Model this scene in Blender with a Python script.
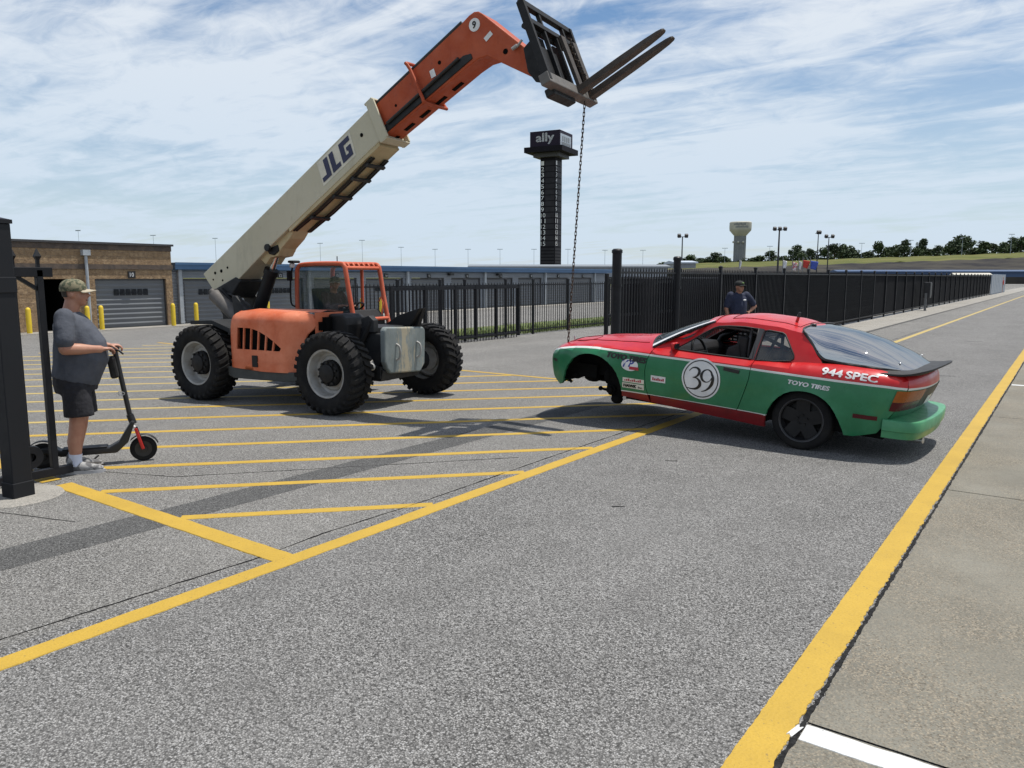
import bpy, bmesh, math, random
from mathutils import Vector, Matrix, geometry
R = math.radians
rnd = random.Random(39)
for o in list(bpy.data.objects): bpy.data.objects.remove(o)
scene = bpy.context.scene
C = scene.collection

# ------------------------------------------------------------------ camera
cd = bpy.data.cameras.new('Camera'); cam = bpy.data.objects.new('Camera', cd); C.objects.link(cam)
cam.location = (0, 0, 1.72); cam.rotation_euler = (R(90 - 7.911), 0, R(35.961))
cd.sensor_width = 36; cd.lens = 27.07; cd.clip_start = .05; cd.clip_end = 6000
scene.camera = cam

# ------------------------------------------------------------------ sky, sun, exposure
TO_SUN = Vector((.165, .25, 1)).normalized()
world = bpy.data.worlds.new('World'); scene.world = world; world.use_nodes = True
wn, wl = world.node_tree.nodes, world.node_tree.links
wn.clear()
def W_(t, **k):
    n = wn.new(t)
    for a, v in k.items(): setattr(n, a, v)
    return n
sky = W_('ShaderNodeTexSky', sky_type='NISHITA', sun_disc=False)
sky.sun_elevation = math.asin(TO_SUN.z); sky.sun_rotation = math.atan2(TO_SUN.x, TO_SUN.y)
sky.air_density = 1.0; sky.dust_density = .6; sky.ozone_density = 1.2
tc = W_('ShaderNodeTexCoord'); sep = W_('ShaderNodeSeparateXYZ'); wl.new(tc.outputs['Generated'], sep.inputs[0])
def wmath(op, a, b=None, clamp=False):
    n = W_('ShaderNodeMath', operation=op); n.use_clamp = clamp
    for i, v in enumerate((a, b)):
        if v is None: continue
        if isinstance(v, (int, float)): n.inputs[i].default_value = v
        else: wl.new(v, n.inputs[i])
    return n.outputs[0]
zz = wmath('ADD', wmath('MAXIMUM', sep.outputs[2], 0.0), .10)
cmb = W_('ShaderNodeCombineXYZ')
wl.new(wmath('DIVIDE', sep.outputs[0], zz), cmb.inputs[0]); wl.new(wmath('DIVIDE', sep.outputs[1], zz), cmb.inputs[1])
def wnoise(rot, sx, sy, scale, detail, rough, dist, off=0.0):
    m = W_('ShaderNodeMapping'); m.inputs['Rotation'].default_value = (0, 0, rot); m.inputs['Scale'].default_value = (sx, sy, 1)
    m.inputs['Location'].default_value = (off, off * .7, 0)
    wl.new(cmb.outputs[0], m.inputs[0])
    n = W_('ShaderNodeTexNoise'); n.inputs['Scale'].default_value = scale; n.inputs['Detail'].default_value = detail
    n.inputs['Roughness'].default_value = rough; n.inputs['Distortion'].default_value = dist
    wl.new(m.outputs[0], n.inputs['Vector']); return n.outputs[0]
def wramp(x, a, b):
    n = W_('ShaderNodeMapRange', interpolation_type='SMOOTHSTEP'); wl.new(x, n.inputs[0])
    n.inputs[1].default_value = a; n.inputs[2].default_value = b; return n.outputs[0]
n_big = wnoise(R(20), 1, 1, .55, 4, .5, .4, 3.1)
n_str = wnoise(R(-52), .6, 1.9, 1.15, 7, .55, 1.6, 1.3)
n_puf = wnoise(R(10), 1, 1.3, 5.0, 7, .65, .8, 7.7)
cl = wmath('ADD', wmath('MULTIPLY', n_big, .62), wmath('ADD', wmath('MULTIPLY', n_str, .42), wmath('MULTIPLY', n_puf, .22)))
cov = wramp(cl, .49, .70)
hor = wramp(sep.outputs[2], .42, .0)            # thicker veil of cloud seen edge-on low down
cov2 = wmath('ADD', wmath('MULTIPLY', cov, wmath('SUBTRACT', 1.0, wmath('MULTIPLY', hor, .62))), wmath('MULTIPLY', hor, .68), clamp=True)
mix = W_('ShaderNodeMix', data_type='RGBA'); wl.new(wmath('MULTIPLY', cov2, .93), mix.inputs[0])
sat = W_('ShaderNodeHueSaturation'); sat.inputs['Saturation'].default_value = 1.4; wl.new(sky.outputs[0], sat.inputs['Color']); wl.new(sat.outputs[0], mix.inputs[6])
tint = W_('ShaderNodeMix', data_type='RGBA'); wl.new(hor, tint.inputs[0]); tint.inputs[6].default_value = (8.2, 8.6, 9.1, 1); tint.inputs[7].default_value = (6.2, 7.35, 8.6, 1)
wl.new(tint.outputs[2], mix.inputs[7])
bg = W_('ShaderNodeBackground'); bg.inputs[1].default_value = .094; wl.new(mix.outputs[2], bg.inputs[0])
wo = W_('ShaderNodeOutputWorld'); wl.new(bg.outputs[0], wo.inputs[0])
sd = bpy.data.lights.new('sun', 'SUN'); sun = bpy.data.objects.new('sun', sd); C.objects.link(sun)
sd.energy = 4.6; sd.angle = R(.53); sd.color = (1, .955, .88)
sun.rotation_euler = TO_SUN.to_track_quat('Z', 'Y').to_euler(); sun.location = (20, 30, 120)
vs = scene.view_settings; vs.view_transform = 'Standard'; vs.look = 'None'; vs.exposure = 0.12; vs.gamma = 1

# ------------------------------------------------------------------ materials
MATS = {}
def _nt(name):
    m = bpy.data.materials.new(name); m.use_nodes = True
    nt = m.node_tree; b = nt.nodes['Principled BSDF']; MATS[name] = m
    return m, nt, b
def N(nt, t, **k):
    n = nt.nodes.new(t)
    for a, v in k.items(): setattr(n, a, v)
    return n
def L(nt, a, b): nt.links.new(a, b)
def noise(nt, scale, detail=4, rough=.55, coord='Object', stretch=None, dist=0):
    t = N(nt, 'ShaderNodeTexCoord'); n = N(nt, 'ShaderNodeTexNoise')
    n.inputs['Scale'].default_value = scale; n.inputs['Detail'].default_value = detail; n.inputs['Roughness'].default_value = rough
    n.inputs['Distortion'].default_value = dist
    if stretch:
        m = N(nt, 'ShaderNodeMapping'); m.inputs['Scale'].default_value = stretch
        L(nt, t.outputs[coord], m.inputs[0]); L(nt, m.outputs[0], n.inputs['Vector'])
    else: L(nt, t.outputs[coord], n.inputs['Vector'])
    return n.outputs[0]
def mixc(nt, f, a, b, mode='MIX'):
    n = N(nt, 'ShaderNodeMix', data_type='RGBA', blend_type=mode)
    if isinstance(f, (int, float)): n.inputs[0].default_value = f
    else: L(nt, f, n.inputs[0])
    for i, v in ((6, a), (7, b)):
        if isinstance(v, tuple): n.inputs[i].default_value = (v[0], v[1], v[2], 1)
        else: L(nt, v, n.inputs[i])
    return n.outputs[2]
def ramp(nt, x, a, b, lo=0.0, hi=1.0):
    n = N(nt, 'ShaderNodeMapRange'); n.clamp = True; L(nt, x, n.inputs[0])
    n.inputs[1].default_value = a; n.inputs[2].default_value = b; n.inputs[3].default_value = lo; n.inputs[4].default_value = hi
    return n.outputs[0]
def mth(nt, op, a, b=0.0):
    n = N(nt, 'ShaderNodeMath', operation=op)
    for i, v in enumerate((a, b)):
        if isinstance(v, (int, float)): n.inputs[i].default_value = v
        else: L(nt, v, n.inputs[i])
    return n.outputs[0]
def bump(nt, b, h, strength=.3, dist=.01):
    n = N(nt, 'ShaderNodeBump'); n.inputs['Strength'].default_value = strength; n.inputs['Distance'].default_value = dist
    L(nt, h, n.inputs['Height']); L(nt, n.outputs[0], b.inputs['Normal'])
def mat(name, col, rough=.5, metal=0.0, col2=None, ns=6.0, lo=.4, hi=.65, bmp=0.0, bs=60.0, coat=0.0, spec=.5, stretch=None, detail=5):
    m, nt, b = _nt(name)
    b.inputs['Roughness'].default_value = rough; b.inputs['Metallic'].default_value = metal
    b.inputs['Coat Weight'].default_value = coat; b.inputs['Specular IOR Level'].default_value = spec
    if col2 is None: col2 = tuple(c * .82 for c in col)
    f = ramp(nt, noise(nt, ns, detail, .6, stretch=stretch), lo, hi)
    L(nt, mixc(nt, f, col, col2), b.inputs['Base Color'])
    L(nt, ramp(nt, noise(nt, ns * 2.3, 4), .3, .7, max(.02, rough - .07), min(1, rough + .1)), b.inputs['Roughness'])
    if bmp: bump(nt, b, noise(nt, bs, 4), bmp, .01 if bmp < .9 else .025)
    return m
def glass(name, col, alpha, rough=.03):
    m, nt, b = _nt(name)
    b.inputs['Base Color'].default_value = (*col, 1); b.inputs['Roughness'].default_value = rough
    b.inputs['Alpha'].default_value = alpha; b.inputs['Specular IOR Level'].default_value = .9
    if name == 'rear_glass': b.inputs['IOR'].default_value = 3.2
    return m

def asphalt(name, dark, light, tint, vs_=85.0, gain=1.0):
    m, nt, b = _nt(name)
    t = N(nt, 'ShaderNodeTexCoord')
    v = N(nt, 'ShaderNodeTexVoronoi', feature='F1'); v.inputs['Scale'].default_value = vs_; L(nt, t.outputs['Object'], v.inputs['Vector'])
    s = N(nt, 'ShaderNodeSeparateColor'); L(nt, v.outputs['Color'], s.inputs[0])
    stone = mixc(nt, ramp(nt, s.outputs[0], .1, .95), dark, light)
    stone = mixc(nt, ramp(nt, s.outputs[1], .92, .96), stone, tuple(min(.5, c * 1.4) for c in light))
    stone = mixc(nt, ramp(nt, v.outputs['Distance'], .35, .75), stone, tuple(c * .4 for c in dark))
    fine = noise(nt, 260, 3, .6)
    stone = mixc(nt, ramp(nt, fine, .3, .7, 0, .35), stone, tuple(c * .6 for c in dark))
    lane = noise(nt, 1.1, 4, .6, stretch=(1.0, .06, 1)); stone = mixc(nt, ramp(nt, lane, .42, .66, 0, .16), stone, tint)
    mot = noise(nt, 11, 5, .7); stone = mixc(nt, ramp(nt, mot, .46, .74, 0, .5), stone, tuple(c * .7 for c in dark))
    pit = noise(nt, 62, 3, .6); stone = mixc(nt, ramp(nt, pit, .545, .60, 0, .9), stone, tuple(c * .22 for c in dark))
    big = noise(nt, .55, 5, .6); med = noise(nt, 2.4, 5, .65)
    c = mixc(nt, ramp(nt, big, .38, .66, 0, .16), stone, tint)
    c = mixc(nt, ramp(nt, med, .48, .72, 0, .36), c, tuple(x * .75 for x in dark))
    sp = N(nt, 'ShaderNodeTexVoronoi', feature='F1'); sp.inputs['Scale'].default_value = 3.1; L(nt, t.outputs['Object'], sp.inputs['Vector'])
    spot = ramp(nt, mth(nt, 'ADD', sp.outputs['Distance'], mth(nt, 'MULTIPLY', noise(nt, 40, 3), .03)), .035, .022)
    c = mixc(nt, mth(nt, 'MULTIPLY', spot, .85), c, (.014, .014, .014))
    L(nt, c, b.inputs['Base Color']); b.inputs['Roughness'].default_value = .88; b.inputs['Specular IOR Level'].default_value = .25
    bump(nt, b, mth(nt, 'SUBTRACT', mth(nt, 'MULTIPLY', s.outputs[2], .5), v.outputs['Distance']), .75, .006)
    return m
asphalt('asphalt_lot', (.165, .161, .153), (.46, .45, .43), (.34, .33, .31), 130)
asphalt('asphalt_road', (.135, .132, .128), (.47, .463, .45), (.28, .277, .27), 125)
asphalt('asphalt_patch', (.085, .085, .084), (.24, .24, .235), (.16, .16, .16), 150)
asphalt('asphalt_seal', (.012, .012, .012), (.03, .03, .03), (.02, .02, .02), 40)

def concrete(name, a, b_, agg):
    m, nt, b = _nt(name)
    t = N(nt, 'ShaderNodeTexCoord')
    v = N(nt, 'ShaderNodeTexVoronoi', feature='F1'); v.inputs['Scale'].default_value = 140; L(nt, t.outputs['Object'], v.inputs['Vector'])
    s = N(nt, 'ShaderNodeSeparateColor'); L(nt, v.outputs['Color'], s.inputs[0])
    base = mixc(nt, ramp(nt, noise(nt, 1.3, 6, .65), .35, .68), a, b_)
    base = mixc(nt, ramp(nt, noise(nt, .5, 4, .6, stretch=(1.0, .25, 1)), .45, .62, 0, .35), base, tuple(x * .55 for x in a))
    exposed = mth(nt, 'MULTIPLY', ramp(nt, noise(nt, 1.1, 4), .30, .60, .25, 1), ramp(nt, s.outputs[0], .35, .5))
    st = mixc(nt, s.outputs[1], tuple(x * .35 for x in agg), tuple(min(1, x * 1.45) for x in agg))
    c = mixc(nt, mth(nt, 'MULTIPLY', exposed, .9), base, st)
    c = mixc(nt, ramp(nt, noise(nt, 180, 3), .5, .75, 0, .5), c, tuple(x * .5 for x in a))
    L(nt, c, b.inputs['Base Color']); b.inputs['Roughness'].default_value = .9
    bump(nt, b, mth(nt, 'ADD', mth(nt, 'MULTIPLY', s.outputs[2], exposed), noise(nt, 120, 3)), .35, .004)
    return m
concrete('concrete_apron', (.135, .128, .105), (.20, .192, .16), (.21, .18, .135))
concrete('concrete_strip', (.25, .24, .22), (.31, .30, .275), (.28, .26, .23))

def road_paint(name, col, wear=.5):
    m, nt, b = _nt(name)
    t = N(nt, 'ShaderNodeTexCoord')
    c = mixc(nt, ramp(nt, noise(nt, 3.0, 5, .6), .35, .7), col, tuple(x * .86 for x in col))
    c = mixc(nt, ramp(nt, noise(nt, 110, 3, .6), .52, .72, 0, .4), c, tuple(x * .6 for x in col))
    v = N(nt, 'ShaderNodeTexVoronoi', feature='F1'); v.inputs['Scale'].default_value = 16; L(nt, t.outputs['Object'], v.inputs['Vector'])
    pit = ramp(nt, mth(nt, 'ADD', v.outputs['Distance'], mth(nt, 'MULTIPLY', noise(nt, 90, 3), .12)), .15, .10)
    chip = mth(nt, 'MULTIPLY', ramp(nt, noise(nt, 45, 6, .75), .66 - .03 * wear, .70), .8)
    c = mixc(nt, mth(nt, 'MAXIMUM', mth(nt, 'MULTIPLY', pit, .55), chip), c, (.06, .057, .05))
    L(nt, c, b.inputs['Base Color']); b.inputs['Roughness'].default_value = .72
    v2 = N(nt, 'ShaderNodeTexVoronoi', feature='F1'); v2.inputs['Scale'].default_value = 70; L(nt, t.outputs['Object'], v2.inputs['Vector'])
    bump(nt, b, v2.outputs['Distance'], .4, .004)
    return m
road_paint('paint_yellow', (.445, .285, .032), 1.6); road_paint('paint_yellow_faded', (.43, .32, .10), 3.0)
road_paint('paint_white', (.58, .59, .585), .6)

mat('grass_far', (.085, .10, .035), .95, col2=(.14, .135, .055), ns=.06, lo=.35, hi=.65, detail=8, spec=.03)
mat('grass_strip', (.075, .11, .03), .95, col2=(.13, .145, .045), ns=1.2, bmp=.5, bs=30)
mat('blade', (.085, .13, .03), .8, col2=(.16, .18, .06), ns=3)
mat('earth_bank', (.030, .029, .032), .95, col2=(.062, .058, .05), ns=.10, lo=.35, hi=.6, bmp=.4, bs=.5, detail=8, spec=.03)
mat('leaf', (.030, .055, .018), .85, col2=(.058, .085, .03), ns=.35, lo=.35, hi=.65)
mat('leaf_dark', (.022, .042, .018), .85, col2=(.045, .066, .026), ns=.35, lo=.35, hi=.65)
mat('bark', (.07, .05, .035), .95)
mat('black_steel', (.008, .009, .012), .5, col2=(.013, .013, .016), bmp=.08, spec=.28)
mat('black_steel_dusty', (.010, .011, .014), .5, col2=(.035, .035, .036), ns=3, lo=.6, hi=.85, spec=.3)
mat('screen_fabric', (.006, .007, .009), .95, col2=(.011, .011, .013), ns=.8, spec=.08)
mat('bollard_yellow', (.70, .50, .02), .5, col2=(.60, .42, .03), ns=5)
mat('door_grey', (.115, .125, .14), .5, col2=(.135, .145, .155), ns=.8)
mat('siding', (.20, .22, .25), .45, col2=(.25, .27, .30), ns=.7)
mat('roof_blue', (.055, .12, .23), .4, col2=(.075, .15, .27), ns=.4, metal=.2)
mat('downspout', (.38, .41, .44), .4, col2=(.30, .33, .36), ns=4)
mat('dark_window', (.02, .022, .026), .15)
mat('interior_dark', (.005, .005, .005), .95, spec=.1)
mat('sign_black', (.01, .01, .011), .5); mat('sign_white', (.78, .79, .8), .5, col2=(.7, .71, .73))
mat('trim_dark', (.05, .048, .05), .5)
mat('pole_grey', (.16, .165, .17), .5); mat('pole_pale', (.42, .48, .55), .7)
mat('lamp_dark', (.02, .02, .022), .5)
mat('tower_black', (.008, .007, .011), .6, spec=.15); mat('tower_panel', (.018, .017, .022), .5, col2=(.032, .030, .036), ns=.4, spec=.2)
mat('tower_purple', (.016, .009, .024), .5, spec=.2)
mat('tank_cream', (.50, .48, .41), .7, col2=(.43, .41, .36), ns=.2); mat('tank_grey', (.24, .245, .25), .8, col2=(.20, .205, .21), ns=.3)
mat('roof_grey', (.20, .22, .24), .5)
mat('wall_blue', (.03, .07, .16), .5); mat('panel_silver', (.30, .33, .37), .5)
def brick():
    m, nt, b = _nt('split_block')
    t = N(nt, 'ShaderNodeTexCoord'); mp = N(nt, 'ShaderNodeMapping'); mp.inputs['Rotation'].default_value = (R(90), 0, R(90))
    L(nt, t.outputs['Object'], mp.inputs[0])
    sx = N(nt, 'ShaderNodeSeparateXYZ'); L(nt, t.outputs['Object'], sx.inputs[0])
    cx = N(nt, 'ShaderNodeCombineXYZ'); L(nt, sx.outputs[1], cx.inputs[0]); L(nt, sx.outputs[2], cx.inputs[1])
    br = N(nt, 'ShaderNodeTexBrick'); L(nt, cx.outputs[0], br.inputs['Vector'])
    br.inputs['Scale'].default_value = 1; br.inputs['Brick Width'].default_value = .30; br.inputs['Row Height'].default_value = .15
    br.inputs['Mortar Size'].default_value = .006; br.inputs['Color1'].default_value = (.30, .20, .11, 1); br.inputs['Color2'].default_value = (.40, .28, .165, 1)
    br.inputs['Mortar'].default_value = (.22, .17, .12, 1)
    c = mixc(nt, ramp(nt, noise(nt, 7, 6, .7), .35, .7), br.outputs[0], (.17, .11, .065))
    L(nt, c, b.inputs['Base Color']); b.inputs['Roughness'].default_value = .95
    bump(nt, b, noise(nt, 14, 6, .7), .8, .05)
brick()
mat('block_band', (.075, .06, .052), .95, col2=(.12, .09, .07), ns=6, bmp=.5, bs=14)

# telehandler
def worn_paint(name, col, faded, dirt, rough=.5, ns=2.5):
    m, nt, b = _nt(name)
    c = mixc(nt, ramp(nt, noise(nt, ns, 6, .65), .35, .68), col, faded)
    c = mixc(nt, ramp(nt, noise(nt, ns * 5, 8, .75), .60, .74, 0, .75), c, dirt)
    c = mixc(nt, ramp(nt, noise(nt, ns * 2.0, 6, .7, stretch=(1, 1, .25)), .56, .74, 0, .45), c, tuple(x * .55 for x in col))
    L(nt, c, b.inputs['Base Color'])
    L(nt, ramp(nt, noise(nt, 9, 4), .3, .7, rough - .12, rough + .2), b.inputs['Roughness'])
    bump(nt, b, noise(nt, 50, 4), .06, .01)
    b.inputs['Specular IOR Level'].default_value = .3
worn_paint('orange_hood', (.50, .105, .038), (.66, .225, .125), (.30, .10, .052), .5, 1.9)
worn_paint('orange_boom', (.36, .058, .018), (.44, .090, .033), (.09, .035, .02), .5, 3.0)
worn_paint('orange_cab', (.47, .085, .038), (.56, .14, .075), (.24, .06, .035), .45)
worn_paint('cream_boom', (.47, .44, .325), (.52, .49, .375), (.36, .31, .21), .5, 1.2)
worn_paint('cream_under', (.50, .43, .27), (.42, .34, .19), (.05, .04, .03), .6, 3.5)
worn_paint('frame_grey', (.014, .015, .017), (.026, .027, .028), (.06, .055, .048), .55)
def plate():
    m, nt, b = _nt('weight_plate')
    c = mixc(nt, ramp(nt, noise(nt, 3, 6, .65), .35, .68), (.13, .155, .155), (.22, .25, .245))
    t = N(nt, 'ShaderNodeTexCoord'); s = N(nt, 'ShaderNodeSeparateXYZ'); L(nt, t.outputs['Object'], s.inputs[0])
    near = ramp(nt, mth(nt, 'ABSOLUTE', mth(nt, 'SUBTRACT', s.outputs[1], .02)), .30, .05)
    st = ramp(nt, mth(nt, 'ADD', noise(nt, 9, 7, .75, stretch=(1, 1, .22)), mth(nt, 'MULTIPLY', near, .17)), .60, .68)
    c = mixc(nt, mth(nt, 'MULTIPLY', st, .85), c, (.38, .33, .23))
    c = mixc(nt, ramp(nt, noise(nt, 22, 6, .75, stretch=(1, 1, .3)), .64, .72, 0, .7), c, (.20, .11, .05))
    L(nt, c, b.inputs['Base Color']); b.inputs['Roughness'].default_value = .7
    bump(nt, b, noise(nt, 30, 5), .2, .01)
plate()
worn_paint('skirt_grey', (.045, .05, .05), (.075, .08, .08), (.13, .12, .10), .7)
worn_paint('fork_steel', (.045, .038, .033), (.085, .07, .06), (.16, .12, .085), .55, 5)
worn_paint('bare_bar', (.12, .115, .11), (.17, .16, .15), (.22, .18, .14), .6, 5)
mat('tyre', (.010, .010, .011), .85, col2=(.024, .023, .021), ns=5, lo=.45, hi=.75, bmp=.2, bs=80, spec=.2)
mat('rim_grey', (.36, .36, .35), .5, col2=(.24, .22, .19), ns=6)
mat('hub_black', (.009, .009, .010), .55, spec=.3)
mat('chrome', (.6, .6, .6), .2, metal=1.0); mat('hose_black', (.01, .01, .01), .5)
mat('rust_chain', (.05, .042, .036), .55, metal=.5, col2=(.11, .075, .05), ns=20)
glass('cab_glass', (.05, .075, .08), .22)
mat('decal_navy', (.018, .022, .07), .5); mat('decal_white', (.75, .75, .74), .5); mat('decal_cream', (.66, .63, .52), .55)
# car
def car_paint():
    m, nt, b = _nt('livery')
    t = N(nt, 'ShaderNodeTexCoord'); s = N(nt, 'ShaderNodeSeparateXYZ'); L(nt, t.outputs['Object'], s.inputs[0])
    x, z = s.outputs[0], s.outputs[2]
    k = mth(nt, 'MAXIMUM', mth(nt, 'SUBTRACT', x, 2.35), 0); k = mth(nt, 'MULTIPLY', mth(nt, 'MULTIPLY', k, k), .19)
    kr = mth(nt, 'MAXIMUM', mth(nt, 'SUBTRACT', -.55, x), 0); kr = mth(nt, 'MULTIPLY', mth(nt, 'MULTIPLY', kr, kr), .10)
    zs = mth(nt, 'ADD', mth(nt, 'ADD', z, k), kr)
    def band(lo, hi): return mth(nt, 'MULTIPLY', mth(nt, 'GREATER_THAN', zs, lo), mth(nt, 'LESS_THAN', zs, hi))
    green = mixc(nt, ramp(nt, noise(nt, 2.2, 6, .7), .4, .7), (.016, .150, .062), (.032, .20, .092))
    green = mixc(nt, ramp(nt, noise(nt, 14, 7, .75), .62, .76, 0, .35), green, (.02, .10, .05))
    red = mixc(nt, ramp(nt, noise(nt, 2.5, 5, .6), .4, .7), (.44, .010, .012), (.50, .018, .018))
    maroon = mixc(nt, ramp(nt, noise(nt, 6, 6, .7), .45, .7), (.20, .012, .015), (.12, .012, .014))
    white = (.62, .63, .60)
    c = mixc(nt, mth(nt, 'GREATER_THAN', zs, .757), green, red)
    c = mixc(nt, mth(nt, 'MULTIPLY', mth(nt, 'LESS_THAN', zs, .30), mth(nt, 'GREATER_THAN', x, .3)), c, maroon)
    c = mixc(nt, band(.744, .765), c, white); c = mixc(nt, mth(nt, 'MULTIPLY', band(.297, .309), mth(nt, 'GREATER_THAN', x, .3)), c, white)
    L(nt, c, b.inputs['Base Color']); b.inputs['Specular IOR Level'].default_value = .35; b.inputs['Coat Weight'].default_value = .25
    b.inputs['Coat Roughness'].default_value = .12
    L(nt, ramp(nt, noise(nt, 5, 5), .3, .7, .26, .46), b.inputs['Roughness'])
car_paint()
mat('car_green', (.055, .26, .115), .45, col2=(.032, .20, .09), ns=5, coat=.2)
mat('car_red', (.45, .011, .013), .3, col2=(.50, .018, .018), ns=3, coat=.25, spec=.35)
mat('car_black', (.012, .012, .013), .45); mat('car_rubber', (.016, .016, .017), .6)
mat('car_under', (.006, .006, .006), .95, spec=.1)
mat('lens_orange', (.30, .085, .012), .2, spec=.3); mat('lens_red', (.075, .006, .009), .2, spec=.3); mat('cylinder_grey', (.11, .10, .09), .6, col2=(.06, .056, .052), ns=4)
mat('cage_steel', (.05, .05, .055), .4); mat('seat_black', (.012, .012, .013), .8); mat('net_black', (.014, .014, .015), .9)
mat('silver', (.55, .56, .57), .3, metal=.8); mat('sticker_white', (.72, .72, .72), .4); mat('sticker_cream', (.66, .64, .55), .45)
mat('sticker_blue', (.03, .05, .28), .4); mat('sticker_red', (.42, .03, .05), .4); mat('sticker_black', (.01, .01, .01), .4)
mat('dash_grey', (.016, .016, .018), .7, spec=.2)
glass('wind_glass', (.10, .13, .14), .30); glass('rear_glass', (.010, .014, .020), .90, .015); glass('quarter_glass', (.03, .035, .04), .62, .05)
# people
mat('skin', (.42, .215, .145), .5, col2=(.36, .165, .11), ns=12); mat('skin_tan', (.34, .165, .105), .5, col2=(.28, .13, .085), ns=12)
mat('shirt_slate', (.075, .083, .105), .9, col2=(.055, .062, .08), ns=7, bmp=.9, bs=5.5)
mat('shorts_black', (.012, .012, .016), .9, col2=(.02, .02, .026), ns=8, bmp=.9, bs=6)
mat('sock', (.62, .66, .78), .9); mat('shoe_grey', (.10, .10, .105), .8, col2=(.30, .30, .30), ns=16, lo=.48, hi=.56); mat('shoe_sole', (.42, .42, .43), .8)
mat('camo', (.20, .18, .115), .9, col2=(.065, .075, .045), ns=26, lo=.47, hi=.53); mat('brim_tan', (.42, .37, .28), .9)
mat('hair', (.05, .04, .032), .9); mat('polo_navy', (.012, .017, .04), .85, col2=(.018, .024, .055), ns=9, bmp=.25, bs=16)
mat('cap_dark', (.012, .014, .013), .85); mat('cap_green', (.12, .20, .06), .8); mat('trousers_grey', (.06, .06, .065), .9)
mat('shirt_plaid', (.035, .012, .016), .9, col2=(.08, .05, .055), ns=14, lo=.48, hi=.54)
mat('eye', (.02, .015, .012), .3); mat('lips', (.30, .11, .09), .5)
mat('scooter_black', (.013, .013, .014), .4); mat('scooter_red', (.5, .02, .015), .35); mat('phone', (.01, .01, .011), .15)
mat('flag_red', (.50, .045, .03), .8); mat('flag_blue', (.05, .09, .38), .8); mat('flag_white', (.68, .68, .70), .8); mat('flag_stripe', (.42, .10, .12), .8, col2=(.62, .6, .62), ns=5, lo=.49, hi=.51)

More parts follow.
